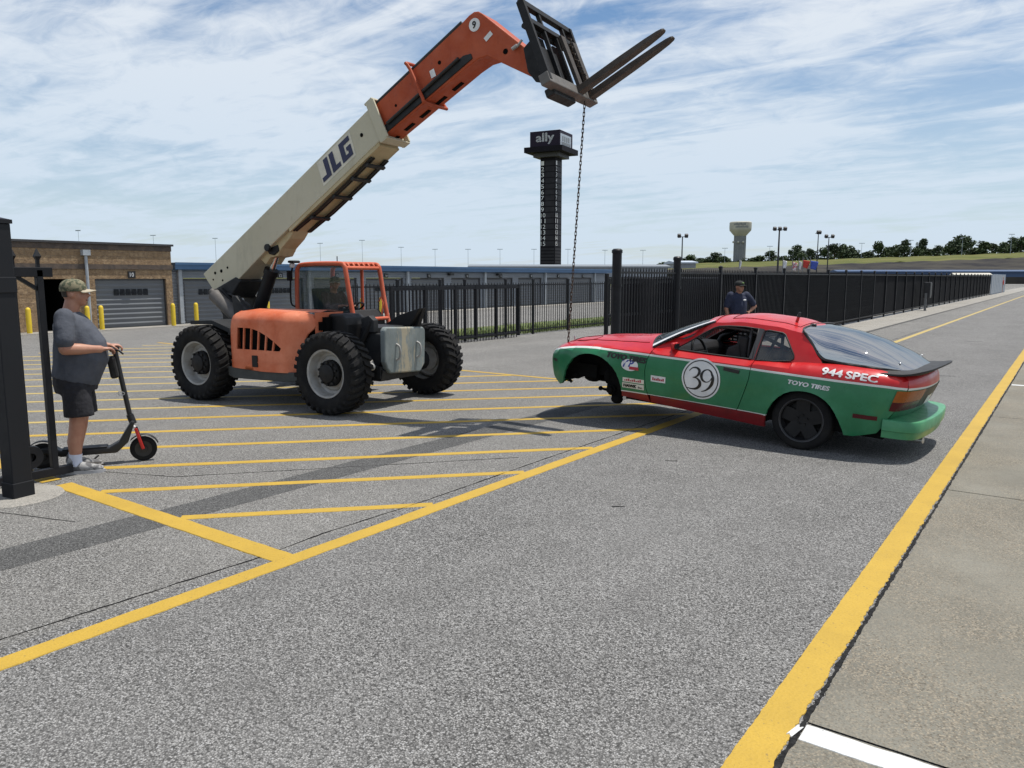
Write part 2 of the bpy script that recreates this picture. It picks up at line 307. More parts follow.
# ------------------------------------------------------------------ mesh helpers
class MB:
    def __init__(s): s.v = []; s.f = []
    def add(s, vs_, fs):
        o = len(s.v); s.v += [Vector(p) for p in vs_]; s.f += [tuple(i + o for i in f) for f in fs]; return s
    def box(s, c, d, rot=None):
        c = Vector(c); pts = []
        for z in (-.5, .5):
            for y in (-.5, .5):
                for x in (-.5, .5):
                    p = Vector((x * d[0], y * d[1], z * d[2])); pts.append(c + (rot @ p if rot else p))
        return s.add(pts, [(0, 2, 3, 1), (4, 5, 7, 6), (0, 1, 5, 4), (2, 6, 7, 3), (0, 4, 6, 2), (1, 3, 7, 5)])
    def span(s, a, b):
        a, b = Vector(a), Vector(b); return s.box((a + b) / 2, b - a)
    def beam(s, p, q, w, h, up=(0, 0, 1), taper=1.0):
        p, q = Vector(p), Vector(q); d = (q - p).normalized(); up = Vector(up)
        if abs(d.dot(up)) > .98: up = Vector((1, 0, 0))
        sd_ = d.cross(up).normalized(); u = sd_.cross(d)
        pts = []
        for c, k in ((p, 1), (q, taper)):
            for a, b in ((-1, -1), (1, -1), (1, 1), (-1, 1)): pts.append(c + sd_ * a * w / 2 * k + u * b * h / 2 * k)
        return s.add(pts, [(0, 1, 2, 3)[::-1], (4, 5, 6, 7), (0, 1, 5, 4), (1, 2, 6, 5), (2, 3, 7, 6), (3, 0, 4, 7)])
    def tube(s, path, r, n=8, closed=False, caps=True):
        path = [Vector(p) for p in path]; k = len(path)
        rr = r if isinstance(r, (list, tuple)) else [r] * k
        prev = None; rings = []
        for i in range(k):
            if closed: d = path[(i + 1) % k] - path[i - 1]
            else: d = path[min(i + 1, k - 1)] - path[max(i - 1, 0)]
            d.normalize()
            if prev is None:
                a = Vector((0, 0, 1)) if abs(d.z) < .9 else Vector((1, 0, 0)); u = d.cross(a).normalized()
            else: u = (prev - d * prev.dot(d)).normalized()
            prev = u; w = d.cross(u)
            ra = rr[i]; ra, rb = ra if isinstance(ra, (tuple, list)) else (ra, ra)
            rings.append([path[i] + u * math.cos(t) * ra + w * math.sin(t) * rb for t in [2 * math.pi * j / n for j in range(n)]])
        pts = [p for g_ in rings for p in g_]; fs = []
        for i in range(k if closed else k - 1):
            a, b = i * n, ((i + 1) % k) * n
            for j in range(n): fs.append((a + j, a + (j + 1) % n, b + (j + 1) % n, b + j))
        if caps and not closed: fs += [tuple(range(n))[::-1], tuple((k - 1) * n + j for j in range(n))]
        return s.add(pts, fs)
    def prism(s, poly, y0, y1, axis=1):
        n = len(poly)
        def P(a, b, c): return (a, c, b) if axis == 1 else ((c, a, b) if axis == 0 else (a, b, c))
        pts = [P(a, b, y0) for a, b in poly] + [P(a, b, y1) for a, b in poly]
        fs = [tuple(range(n)), tuple(range(2 * n - 1, n - 1, -1))]
        for i in range(n): j = (i + 1) % n; fs.append((j, i, i + n, j + n))
        return s.add(pts, fs)
    def lathe(s, prof, n=24, c=(0, 0, 0), axis='z', cap=False):
        c = Vector(c); pts = []; fs = []; k = len(prof)
        for j in range(n):
            t = 2 * math.pi * j / n
            for r, a in prof:
                x, y = r * math.cos(t), r * math.sin(t)
                pts.append(c + Vector((x, y, a) if axis == 'z' else ((x, a, y) if axis == 'y' else (a, x, y))))
        for j in range(n):
            a, b = j * k, ((j + 1) % n) * k
            for i in range(k - 1): fs.append((a + i, b + i, b + i + 1, a + i + 1))
        if cap: fs += [tuple(j * k for j in range(n)), tuple(j * k + k - 1 for j in range(n))]
        return s.add(pts, fs)
    def ball(s, c, r, n=10, m=7):
        c = Vector(c); r = r if isinstance(r, (tuple, list)) else (r, r, r)
        pts = [c + Vector((0, 0, r[2]))]
        for i in range(1, m):
            a = math.pi * i / m
            for j in range(n):
                t = 2 * math.pi * j / n; pts.append(c + Vector((math.sin(a) * math.cos(t) * r[0], math.sin(a) * math.sin(t) * r[1], math.cos(a) * r[2])))
        pts.append(c - Vector((0, 0, r[2]))); fs = []
        for j in range(n): fs.append((0, 1 + j, 1 + (j + 1) % n)); fs.append((len(pts) - 1, 1 + (m - 2) * n + (j + 1) % n, 1 + (m - 2) * n + j))
        for i in range(m - 2):
            for j in range(n): a = 1 + i * n; b = a + n; fs.append((a + j, b + j, b + (j + 1) % n, a + (j + 1) % n))
        return s.add(pts, fs)
    def grid(s, rows):
        n = len(rows[0]); fs = []
        for i in range(len(rows) - 1):
            for j in range(n - 1): fs.append((i * n + j, i * n + j + 1, (i + 1) * n + j + 1, (i + 1) * n + j))
        return s.add([p for r in rows for p in r], fs)
    def mesh(s, name, m, smooth=None):
        me = bpy.data.meshes.new(name); me.from_pydata([tuple(p) for p in s.v], [], s.f); me.materials.append(MATS[m] if isinstance(m, str) else m)
        bm = bmesh.new(); bm.from_mesh(me); bmesh.ops.recalc_face_normals(bm, faces=bm.faces); bm.to_mesh(me); bm.free()
        if smooth is not None:
            me.shade_smooth(); me.set_sharp_from_angle(angle=R(smooth))
        me.update(); return me
    def build(s, name, m, parent=None, smooth=None, bevel=0, solid=0):
        o = bpy.data.objects.new(name, s.mesh(name, m, smooth)); C.objects.link(o)
        if parent: o.parent = parent
        if solid:
            k = o.modifiers.new('solid', 'SOLIDIFY'); k.thickness = solid; k.offset = 0
        if bevel:
            k = o.modifiers.new('bevel', 'BEVEL'); k.width = bevel; k.segments = 2; k.limit_method = 'ANGLE'; k.angle_limit = R(40)
        return o
def tag(o, label, cat, group=None, kind=None):
    if label: o['label'] = label
    if cat: o['category'] = cat
    if group: o['group'] = group
    if kind: o['kind'] = kind
    return o
def thing(name, label, cat, loc=(0, 0, 0), rot=(0, 0, 0), group=None):
    o = bpy.data.objects.new(name, None); C.objects.link(o); o.location = loc; o.rotation_euler = rot; o.empty_display_size = .2
    return tag(o, label, cat, group)
def link_copy(name, me, parent=None, loc=(0, 0, 0), rot=(0, 0, 0), scale=(1, 1, 1)):
    o = bpy.data.objects.new(name, me); C.objects.link(o); o.location = loc; o.rotation_euler = rot; o.scale = scale
    if parent: o.parent = parent
    return o
def copy_tree(o, parent=None):
    c = o.copy(); C.objects.link(c); c.parent = parent
    for ch in list(o.children): copy_tree(ch, c)
    return c
def text2d(body, shear=0, spacing=1.0):
    cu = bpy.data.curves.new('t', 'FONT'); cu.body = body; cu.size = 1; cu.shear = shear; cu.space_character = spacing; cu.resolution_u = 3
    o = bpy.data.objects.new('t', cu); C.objects.link(o)
    dg = bpy.context.evaluated_depsgraph_get(); me = o.evaluated_get(dg).to_mesh()
    vs_ = [(v.co.x, v.co.y) for v in me.vertices]; fs = [tuple(p.vertices) for p in me.polygons]
    o.evaluated_get(dg).to_mesh_clear(); bpy.data.objects.remove(o); bpy.data.curves.remove(cu)
    return vs_, fs
def text(name, body, m, parent, mapf, width, height, shear=0, bold=0.0, spacing=1.0):
    """lettering laid on a surface: mapf(a, b) with a in 0..width, b in 0..height -> point"""
    vs_, fs = text2d(body, shear, spacing)
    x0 = min(v[0] for v in vs_); x1 = max(v[0] for v in vs_); y0 = min(v[1] for v in vs_); y1 = max(v[1] for v in vs_)
    mb = MB()
    offs = [(0, 0)] if not bold else [(0, 0), (bold, 0), (-bold, 0), (0, bold * .6), (0, -bold * .6)]
    for q, (ox, oy) in enumerate(offs):
        mb.add([Vector(mapf((v[0] - x0) / (x1 - x0) * width + ox, (v[1] - y0) / (y1 - y0) * height + oy)) for v in vs_], fs)
    return mb.build(name, m, parent)
def stroke(pts, widths):
    """a brush stroke polygon strip in 2-D: list of quads"""
    out = []; n = len(pts)
    for i in range(n):
        a = pts[max(i - 1, 0)]; b = pts[min(i + 1, n - 1)]; dx, dy = b[0] - a[0], b[1] - a[1]; l = math.hypot(dx, dy) or 1
        w = widths[i] / 2; out.append(((pts[i][0] - dy / l * w, pts[i][1] + dx / l * w), (pts[i][0] + dy / l * w, pts[i][1] - dx / l * w)))
    return out
def interp(tab, x):
    if x <= tab[0][0]: return tab[0][1]
    for (a, va), (b, vb) in zip(tab, tab[1:]):
        if x <= b:
            t = (x - a) / (b - a); t = t * t * (3 - 2 * t); return va + (vb - va) * t
    return tab[-1][1]
def interl(tab, x):
    if x <= tab[0][0]: return tab[0][1]
    for (a, va), (b, vb) in zip(tab, tab[1:]):
        if x <= b: return va + (vb - va) * (x - a) / (b - a)
    return tab[-1][1]
def catmull(pts, per=4, closed=False):
    pts = [Vector(p) for p in pts]; n = len(pts); out = []
    for i in range(n if closed else n - 1):
        g_ = lambda k: pts[k % n] if closed else pts[max(0, min(n - 1, k))]
        a, b, c, d = g_(i - 1), g_(i), g_(i + 1), g_(i + 2)
        for j in range(per):
            t = j / per; out.append(.5 * ((2 * b) + (c - a) * t + (2 * a - 5 * b + 4 * c - d) * t * t + (3 * b - a - 3 * c + d) * t ** 3))
    if not closed: out.append(pts[-1])
    return out
def inside(p, poly):
    x, y = p; r = False; n = len(poly)
    for i in range(n):
        (x1, y1), (x2, y2) = poly[i], poly[i - 1]
        if (y1 > y) != (y2 > y) and x < (x2 - x1) * (y - y1) / (y2 - y1) + x1: r = not r
    return r
def panel2d(outer, holes=(), step=.05):
    """triangulated polygon with holes and inner points -> verts2d, tris, boundary loops as vertex indices"""
    pts = []; edges = []; loops = []
    def dens(poly):
        out = []
        for i in range(len(poly)):
            a, b = poly[i], poly[(i + 1) % len(poly)]; l = math.dist(a, b); k = max(1, int(l / step + .5))
            out += [(a[0] + (b[0] - a[0]) * j / k, a[1] + (b[1] - a[1]) * j / k) for j in range(k)]
        return out
    polys = [dens(outer)] + [dens(h) for h in holes]
    for po in polys:
        o = len(pts); pts += po; edges += [(o + i, o + (i + 1) % len(po)) for i in range(len(po))]; loops.append(list(range(o, o + len(po))))
    xs = [p[0] for p in polys[0]]; ys = [p[1] for p in polys[0]]
    nx = int((max(xs) - min(xs)) / step) + 1; ny = int((max(ys) - min(ys)) / step) + 1
    for i in range(nx):
        for j in range(ny):
            p = (min(xs) + (i + .5 + .25 * (j % 2)) * step, min(ys) + (j + .5) * step)
            if inside(p, polys[0]) and not any(inside(p, h) for h in polys[1:]) and min(math.dist(p, q) for po in polys for q in po) > step * .55: pts.append(p)
    res = geometry.delaunay_2d_cdt([Vector(p) for p in pts], edges, [], 0, 1e-6)
    v2 = [(v.x, v.y) for v in res[0]]; tris = []
    for f in res[2]:
        cx = sum(v2[i][0] for i in f) / len(f); cy = sum(v2[i][1] for i in f) / len(f)
        if inside((cx, cy), polys[0]) and not any(inside((cx, cy), h) for h in polys[1:]): tris.append(tuple(f))
    back = {}
    for i, orig in enumerate(res[3]):
        for q in orig: back[q] = i
    return v2, tris, [[back[i] for i in lp] for lp in loops]
def skin_panel(mb, outer, holes, f, flange, step=.05):
    """panel2d lifted through f(a,b)->Vector with an inward return of vector flange along every edge"""
    v2, tris, loops = panel2d(outer, holes, step); o = len(mb.v)
    mb.add([f(a, b) for a, b in v2], tris)
    if flange is not None:
        for lp in loops:
            k = len(mb.v); mb.v += [mb.v[o + i] + flange for i in lp]; n = len(lp)
            mb.f += [(o + lp[i], o + lp[(i + 1) % n], k + (i + 1) % n, k + i) for i in range(n)]
    return mb
# ------------------------------------------------------------------ ground
def sheet(name, x0, x1, y0, y1, z, m, parent=None, kind='structure', nx=1, ny=1):
    mb = MB(); mb.grid([[(x0 + (x1 - x0) * i / nx, y0 + (y1 - y0) * j / ny, z) for i in range(nx + 1)] for j in range(ny + 1)])
    o = mb.build(name, m, parent)
    if not parent: o['kind'] = kind
    return o
sheet('ground', -1500, 1500, -1500, 1500, -.03, 'grass_far')
lot = sheet('parking_lot', -70, 20, -25, 260, 0, 'asphalt_lot')
road = sheet('road', -3.93, -.69, -25, 240, .002, 'asphalt_road')
def ragged(mb, pa, pb, w, amp_l, amp_r, z, step=.03, seed=0):
    """a painted line from pa to pb with slightly uneven edges"""
    rr = random.Random(seed); pa, pb = Vector((*pa, z)), Vector((*pb, z)); d = pb - pa; l = d.length; d.normalize(); s = Vector((d.y, -d.x, 0))
    n = max(2, min(1700, int(l / step))); rows = []; el = er = 0
    for i in range(n + 1):
        el = el * .6 + rr.uniform(-1, 1) * amp_l; er = er * .6 + rr.uniform(-1, 1) * amp_r
        c = pa + d * (l * i / n); dn = Vector((0, 0, .006)); rows.append([c - s * (w / 2 + el + .003) - dn, c - s * (w / 2 + el), c + s * (w / 2 + er), c + s * (w / 2 + er + .003) - dn])
    return mb.grid(rows)
CRK = [(-4.15, -3.0), (-4.04, 1.2), (-3.98, 2.2), (-3.95, 2.75), (-3.985, 3.3), (-3.945, 4.2), (-3.965, 6.2), (-3.95, 9), (-3.97, 14), (-3.94, 30)]
sheet('patch', -5.40, -5.0, -10, 2.86, .0015, 'asphalt_patch', lot)
sheet('patch', -5.38, -5.02, 2.86, 11.6, .0015, 'asphalt_patch', lot)
for a, b in zip(CRK, CRK[1:]):
    mb = MB(); ragged(mb, a, b, .006, .004, .004, .0035, .03, int(a[1] * 7)); mb.build('crack', 'asphalt_seal', lot)
mb = MB(); ragged(mb, (-9.6, 2.2), (-6.2, 3.55), .006, .003, .003, .0025, .05, 4); ragged(mb, (-6.2, 3.55), (-4.2, 5.9), .006, .003, .003, .0025, .05, 5); mb.build('crack', 'asphalt_seal', lot)
mb = MB(); ragged(mb, (-7.0, 2.0), (-5.6, 2.45), .006, .003, .003, .0025, .05, 8); mb.build('crack', 'asphalt_seal', lot)
# painted lines
def line(a, b, w, z, m='paint_yellow', al=.002, ar=.002, seed=0, step=.03, name='painted_line'):
    mb = MB(); ragged(mb, a, b, w, al, ar, z, step, seed); return mb.build(name, m, lot)
line((-3.755, -8), (-3.755, 16), .125, .0065, seed=1)
line((-3.755, 16), (-3.755, 200), .125, .0065, m='paint_yellow_faded', seed=2, step=.3)
mb = MB(); ragged(mb, (-.806, -6), (-.806, 14), .142, .0015, .0055, .005, .012, 5); mb.build('painted_line', 'paint_yellow', road)
mb = MB(); ragged(mb, (-.806, 14), (-.806, 200), .142, .003, .006, .005, .3, 6); mb.build('painted_line', 'paint_yellow', road)
line((-6.72, 2.86), (-3.82, 2.86), .15, .005, seed=7)
line((-19, 2.86), (-6.90, 2.86), .15, .005, seed=8)
line((-19.5, 10.95), (-6.7, 10.95), .10, .005, seed=9)
ang = math.tan(R(46.3))
ya = 4.33; k = 0
while ya < 34:
    # y = ya + (x + 3.755) * tan
    x0 = -3.755 + (2.94 - ya) / ang; x1 = -3.83
    if ya > 10.9: x1 = -3.755 + (10.9 - ya) / ang
    x0 = max(x0, -19)
    if x1 > x0 + .4:
        f = lambda x: ya + (x + 3.755) * ang
        xm = max(x0, min(x1, -9.5))
        if x1 > xm + .1: line((xm, f(xm)), (x1, f(x1)), .095, .0035, seed=20 + k)
        if xm > x0 + .1: line((x0, f(x0)), (xm, f(xm)), .095, .0035, seed=60 + k, m='paint_yellow_faded')
    ya += 1.215; k += 1
# concrete apron to the right of the road, with joints between its slabs
apron = bpy.data.objects.new('concrete_apron', None); C.objects.link(apron); apron['kind'] = 'structure'
ys = [-9, -5.4, -1.2, 2.92, 7.0, 11.1, 15.2, 19.3, 23.4, 27.5, 31.6, 35.7, 39.8, 60, 90, 130, 200]
rj = random.Random(5)
for i, (a, b) in enumerate(zip(ys, ys[1:])):
    for q, (xa, xb) in enumerate(((-.703, 4.0), (4.012, 9))):
        mb = MB(); n = max(4, min(160, int((b - a) / .03))); edge = 0; rows = []
        for j in range(n + 1):
            edge = edge * .5 + rj.uniform(-1, 1) * .005; y = a + .007 + (b - a - .014) * j / n
            rows.append([(xa + (edge if q == 0 else 0), y, .008), (xb, y, .008)])
        top = rows; mb.grid(rows); mb.grid([[(r[0][0], r[0][1], -.01) for r in top], [r[0] for r in top]])
        mb.build('slab', 'concrete_apron', apron)
mb = MB(); ragged(mb, (-.716, -6), (-.716, 16), .016, .006, .003, .0052, .012, 15); ragged(mb, (-.716, 16), (-.716, 60), .016, .005, .003, .0052, .1, 16); mb.build('joint', 'asphalt_seal', apron)
mb = MB(); ragged(mb, (-.700, 2.845), (3.9, 2.845), .115, .003, .003, .0105, .04, 11); mb.build('painted_line', 'paint_white', apron)
mb = MB(); ragged(mb, (-.738, 2.845), (-.715, 2.84), .085, .012, .012, .0085, .004, 12); mb.build('painted_line', 'paint_white', apron)
mb = MB(); ragged(mb, (-.695, 14.6), (3.9, 14.6), .12, .003, .003, .0105, .04, 13); mb.build('painted_line', 'paint_white', apron)
# concrete strip along the foot of the long fence
strip = bpy.data.objects.new('concrete_strip', None); C.objects.link(strip); strip['kind'] = 'structure'
y = 11.4
while y < 150:
    d = 2.9 if y < 60 else 12
    sheet('slab', -7.3, -5.25, y, y + d - .02, .006, 'concrete_strip', strip); y += d
sheet('joint', -5.235, -5.12, 11.4, 150, .005, 'asphalt_patch', strip)
mb = MB(); mb.lathe([(0, .012), (.33, .012), (.35, .002)], 28, (-6.66, 2.47, 0)); mb.build('post_footing', 'concrete_strip', None)['kind'] = 'structure'
# tar snakes and small scuffs on the road
for a, b, s_ in (((-2.0, 15.2), (-1.55, 15.35), 1), ((-2.3, 24.0), (-1.9, 24.2), 2), ((-2.7, 5.0), (-2.62, 5.06), 3), ((-3.0, 6.6), (-2.9, 6.65), 4)):
    mb = MB(); ragged(mb, a, b, .025, .01, .01, .0045, .03, s_); mb.build('scuff', 'asphalt_seal', road)

# ------------------------------------------------------------------ fences
def picket_mesh(h, w=.019):
    mb = MB(); mb.span((-w / 2, -w / 2, .06), (w / 2, w / 2, h - .05))
    mb.add([(-w / 2, -w / 2, h - .05), (w / 2, -w / 2, h - .05), (w / 2, w / 2, h - .05), (-w / 2, w / 2, h - .05), (0, 0, h)], [(0, 1, 4), (1, 2, 4), (2, 3, 4), (3, 0, 4)])
    return mb.mesh('picket', 'black_steel')
def post_mesh(h, w, name='post', round_cap=False, collar=None):
    mb = MB(); mb.span((-w / 2, -w / 2, -.05), (w / 2, w / 2, h))
    c = w * .62; mb.span((-c, -c, h), (c, c, h + .025)); mb.add([(-c, -c, h + .025), (c, -c, h + .025), (c, c, h + .025), (-c, c, h + .025), (0, 0, h + .05)], [(0, 1, 4), (1, 2, 4), (2, 3, 4), (3, 0, 4)])
    if collar: mb.span((-c, -c, collar), (c, c, collar + .04))
    return mb.mesh(name, 'black_steel')
def round_post(h, r, name='post', collar=None):
    mb = MB(); mb.lathe([(r, -.05), (r, h), (r * 1.14, h), (r * 1.14, h + .05), (r * .8, h + .075), (0, h + .08)], 18)
    if collar: mb.lathe([(r, collar), (r * 1.16, collar), (r * 1.16, collar + .05), (r, collar + .05)], 18)
    return mb.mesh(name, 'black_steel', 40)
FX = -6.62
fence = thing('picket_fence', 'long black steel picket fence lined with dark screening running along the road', 'fence', (FX, 12.3, 0))
ph = picket_mesh(1.90); pm = post_mesh(1.93, .065); rp = round_post(2.14, .085, collar=1.55); rp2 = round_post(2.06, .075, collar=1.48)
link_copy('gate_post', rp, fence, (0, 0, 0)); link_copy('gate_post', rp2, fence, (0, 2.58, 0))
posts = [2.58 + 2.41 * i for i in range(1, 31)]
for y in posts: link_copy('post', pm, fence, (0, y, 0))
edges_ = [0, 2.58] + posts
for i, (a, b) in enumerate(zip(edges_, edges_[1:])):
    for z in (.16, 1.80):
        mb = MB(); mb.span((-.018, a + .03, z - .02), (.018, b - .03, z + .02)); mb.build('rail', 'black_steel', fence)
    if i < 9:
        n = 22
        for j in range(1, n): link_copy('picket', ph, fence, (0, a + (b - a) * j / n, 0))
    if i >= 2:
        mb = MB(); q = 9; rows = []
        for zz_ in (.10, .6, 1.1, 1.5, 1.86 if i > 4 else 1.80): rows.append([(-.028 - .008 * math.sin(j * 2.1 + i + zz_ * 3), a + (b - a) * j / q, zz_) for j in range(q + 1)])
        mb.grid(rows); mb.build('screen', 'screen_fabric', fence, 60)
# inner parked leaf of the sliding gate behind the first bays
leaf = thing('sliding_gate', 'black picket sliding gate leaf parked behind the thick round fence posts', 'gate', (FX - .42, 12.95, 0))
ph2 = picket_mesh(1.74, .062)
for z in (.12, 1.0, 1.62):
    mb = MB(); mb.span((-.025, -.25, z - .03), (.025, 5.4, z + .03)); mb.build('rail', 'black_steel', leaf)
for y in (-.25, 2.7, 5.4): mb = MB(); mb.span((-.03, y - .03, .05), (.03, y + .03, 1.78)); mb.build('frame_post', 'black_steel', leaf)
for j in range(1, 48): link_copy('picket', ph2, leaf, (0, -.1 + j * .115, 0))
# far fence across the lot
ff = thing('lot_fence', 'lower black picket fence standing before the grass strip and garages', 'fence', (-13.25, 12.0, 0))
ph3 = picket_mesh(1.58, .017); pm3 = post_mesh(1.63, .06); n3 = 0
fe = [0, 1.55, 3.1, 4.1, 5.95, 7.35, 9.35, 12.1, 14.5, 17, 19.5, 22, 24.5]
for y in fe: link_copy('post', pm3, ff, (0, y, 0))
for a, b in zip(fe, fe[1:]):
    for z in (.14, 1.49):
        mb = MB(); mb.span((-.016, a + .03, z - .018), (.016, b - .03, z + .018)); mb.build('rail', 'black_steel', ff)
    n = int((b - a) / .125)
    for j in range(1, n): link_copy('picket', ph3, ff, (0, a + (b - a) * j / n, 0)); n3 += 1
gt = thing('lot_gate', 'heavier framed black gate leaf overlapping the lot fence behind the telehandler', 'gate', (-12.95, 13.0, 0))
mb = MB(); mb.span((-.03, 0, 1.40), (.03, 5.2, 1.48)); mb.build('top_rail', 'black_steel', gt)
mb = MB(); mb.span((-.03, 0, .10), (.03, 5.2, .16)); mb.build('bottom_rail', 'black_steel', gt)
for y in (0.03, 1.2, 2.35, 3.2, 4.1, 5.17): mb = MB(); mb.span((-.035, y - .035, .05), (.035, y + .035, 1.50)); mb.build('upright', 'black_steel', gt)
for j in range(1, 40): link_copy('picket', ph3, gt, (.0, j * .13, -.12))

# near gate post and the end of the gate leaf at the left edge
t = thing('gate_post', 'thick black square steel post at the left edge of the picture', 'post', (-6.618, 2.49, .0), (0, 0, R(8)))
mb = MB(); mb.span((-.075, -.075, -.02), (.075, .075, 2.12)); mb.build('shaft', 'black_steel_dusty', t, bevel=.008)
mb = MB(); mb.span((-.085, -.085, 2.12), (.085, .085, 2.15)); mb.add([(-.08, -.08, 2.15), (.08, -.08, 2.15), (.08, .08, 2.15), (-.08, .08, 2.15), (0, 0, 2.175)], [(0, 1, 4), (1, 2, 4), (2, 3, 4), (3, 0, 4)]); mb.build('cap', 'black_steel_dusty', t)
mb = MB(); mb.span((-.082, -.082, 0), (.082, .082, .13)); mb.build('sleeve', 'black_steel_dusty', t, bevel=.005)
mb = MB(); mb.span((-.083, -.083, 1.60), (.083, .083, 1.72)); mb.build('collar', 'black_steel_dusty', t, bevel=.005)
t = thing('gate_leaf', 'end of black sliding gate frame with spiked pickets beside the man with scooter', 'gate', (-6.98, 2.76, 0), (0, 0, R(0)))
mb = MB(); mb.beam((0, .16, .09), (0, .16, 1.78), .05, .06); mb.build('end_upright', 'black_steel', t, bevel=.004)
mb = MB(); mb.span((-.03, -1.5, 1.72), (.03, .26, 1.80)); mb.build('top_rail', 'black_steel', t, bevel=.004)
mb = MB(); mb.span((-.03, -1.5, .03), (.03, .30, .10)); mb.build('bottom_rail', 'black_steel', t, bevel=.004)
mb = MB(); mb.beam((0, .14, 1.62), (0, -.02, 1.73), .03, .03); mb.build('brace', 'black_steel', t)
def spike(h):
    mb = MB(); mb.span((-.0125, -.0125, .08), (.0125, .0125, h - .10))
    q = .024; z = h - .10; mb.add([(-.0125, -.0125, z), (.0125, -.0125, z), (.0125, .0125, z), (-.0125, .0125, z), (-q, -q, z + .03), (q, -q, z + .03), (q, q, z + .03), (-q, q, z + .03), (0, 0, h)],
        [(0, 1, 5, 4), (1, 2, 6, 5), (2, 3, 7, 6), (3, 0, 4, 7), (4, 5, 8), (5, 6, 8), (6, 7, 8), (7, 4, 8)]); return mb.mesh('spiked_picket', 'black_steel')
sp = spike(1.96)
for y in (.16, -.03, -.22, -.36, -.5, -.64): link_copy('spiked_picket', sp, t, (0, y, 0))
mb = MB(); mb.lathe([(.035, -.02), (.095, -.02), (.10, 0), (.095, .02), (.035, .02)], 20, (.0, -.02, .22), 'x'); mb.build('roller', 'black_steel', t, 40)
t = thing('fence_panel', 'black picket fence panel cut off by the left picture edge', 'fence', (-6.66, 2.36, 0))
for z in (.12, 1.75): mb = MB(); mb.span((-.02, -2.4, z - .02), (.02, -.02, z + .02)); mb.build('rail', 'black_steel', t)
for j in range(1, 14): link_copy('picket', ph, t, (0, -.14 * j - .06, -.06))

# grass strip behind the lot fence
gs = sheet('grass_verge', -16.6, -13.6, 14.2, 42, .006, 'grass_strip', nx=4, ny=20)
mb = MB(); rg = random.Random(3)
for i in range(9000):
    x = -13.45 - abs(rg.gauss(0, 1.1)); y = rg.uniform(13.8, 40)
    if x < -16.6: continue
    h = rg.uniform(.05, .15); a = rg.uniform(0, 6.28); w = .012; dx, dy = math.cos(a) * w, math.sin(a) * w; lx, ly = rg.uniform(-.05, .05), rg.uniform(-.05, .05)
    mb.add([(x - dx, y - dy, 0), (x + dx, y + dy, 0), (x + lx, y + ly, h)], [(0, 1, 2)])
tag(mb.build('grass', 'blade'), 'green mown grass growing along the foot of the lot fence', 'grass', kind='stuff')

# ------------------------------------------------------------------ garages
def garage_door(parent, x, yc, w, h, slatn=5, win=True, nwin=6):
    d = MB(); d.span((x - .03, yc - w / 2, .02), (x, yc + w / 2, h)); door = d.build('garage_door', 'door_grey', parent)
    hh = (h - .04) / slatn
    for i in range(slatn):
        z0 = .03 + i * hh
        for sub in range(2):
            p = MB(); a = z0 + sub * hh / 2 + .012; b = z0 + (sub + 1) * hh / 2 - .012
            p.add([(x + .002, yc - w / 2 + .02, a), (x + .002, yc + w / 2 - .02, a), (x + .022, yc + w / 2 - .02, (a + b) / 2 + .02), (x + .022, yc - w / 2 + .02, (a + b) / 2 + .02), (x + .002, yc + w / 2 - .02, b), (x + .002, yc - w / 2 + .02, b)],
                  [(0, 1, 2, 3), (3, 2, 4, 5)]); p.build('door_panel', 'door_grey', door)
    if win:
        ww = .17
        for i in range(nwin):
            y = yc + (i - (nwin - 1) / 2) * (ww + .035)
            p = MB(); p.span((x + .024, y - ww / 2, h * .66), (x + .034, y + ww / 2, h * .79)); p.build('pane', 'dark_window', door)
    fr = MB()
    for yy in (yc - w / 2 - .03, yc + w / 2 + .03): fr.span((x - .02, yy - .03, 0), (x + .05, yy + .03, h + .06))
    fr.span((x - .02, yc - w / 2, h), (x + .05, yc + w / 2, h + .06)); fr.build('door_frame', 'trim_dark', parent)
def plaque(parent, x, y, z, s=.24, txt=None):
    p = MB(); p.span((x, y - s * .5, z - s * .45), (x + .03, y + s * .5, z + s * .45)); o = p.build('number_plaque', 'sign_black', parent)
    if txt:
        text('number', txt, 'sign_white', o, lambda a, b: (x + .033, y - s * .26 + a, z - s * .26 + b), s * .52, s * .52)
BX = -26.3
bb = thing('brick_garage', 'tan split-face block garage with grey roll-up door and dark banding', 'building', (0, 0, 0))
Hb = 2.86
openings = [(12.72, 15.20, 1.66), (10.97, 11.95, 1.66), (5.9, 8.3, 1.66)]
wall = MB()
ycur = -6.0
for a, b, h in sorted(openings):
    wall.span((BX - .25, ycur, 0), (BX, a, 1.98)); wall.span((BX - .25, a, h), (BX, b, 1.98)); ycur = b
wall.span((BX - .25, ycur, 0), (BX, 15.44, 1.98)); wall.span((BX - .25, -6, 2.14), (BX, 15.44, 2.62))
wall.span((BX - 7, 15.19, 0), (BX - .25, 15.44, 2.62)); wall.build('wall', 'split_block', bb)
p = MB(); p.span((BX - .26, -6, 1.98), (BX + .035, 15.475, 2.14)); p.build('band', 'block_band', bb)
p = MB(); p.span((BX - .26, -6, 2.62), (BX + .02, 15.46, 2.80)); p.build('band', 'block_band', bb)
p = MB(); p.span((BX - 7, -6.1, 2.80), (BX + .08, 15.52, 2.87)); p.build('coping', 'trim_dark', bb)
p = MB(); p.span((BX - 7, -6, 2.70), (BX - .27, 15.18, 2.79)); p.build('roof', 'roof_grey', bb)
garage_door(bb, BX - .12, 13.96, 2.42, 1.66); plaque(bb, BX + .004, 13.96, 1.80, .26, '10')
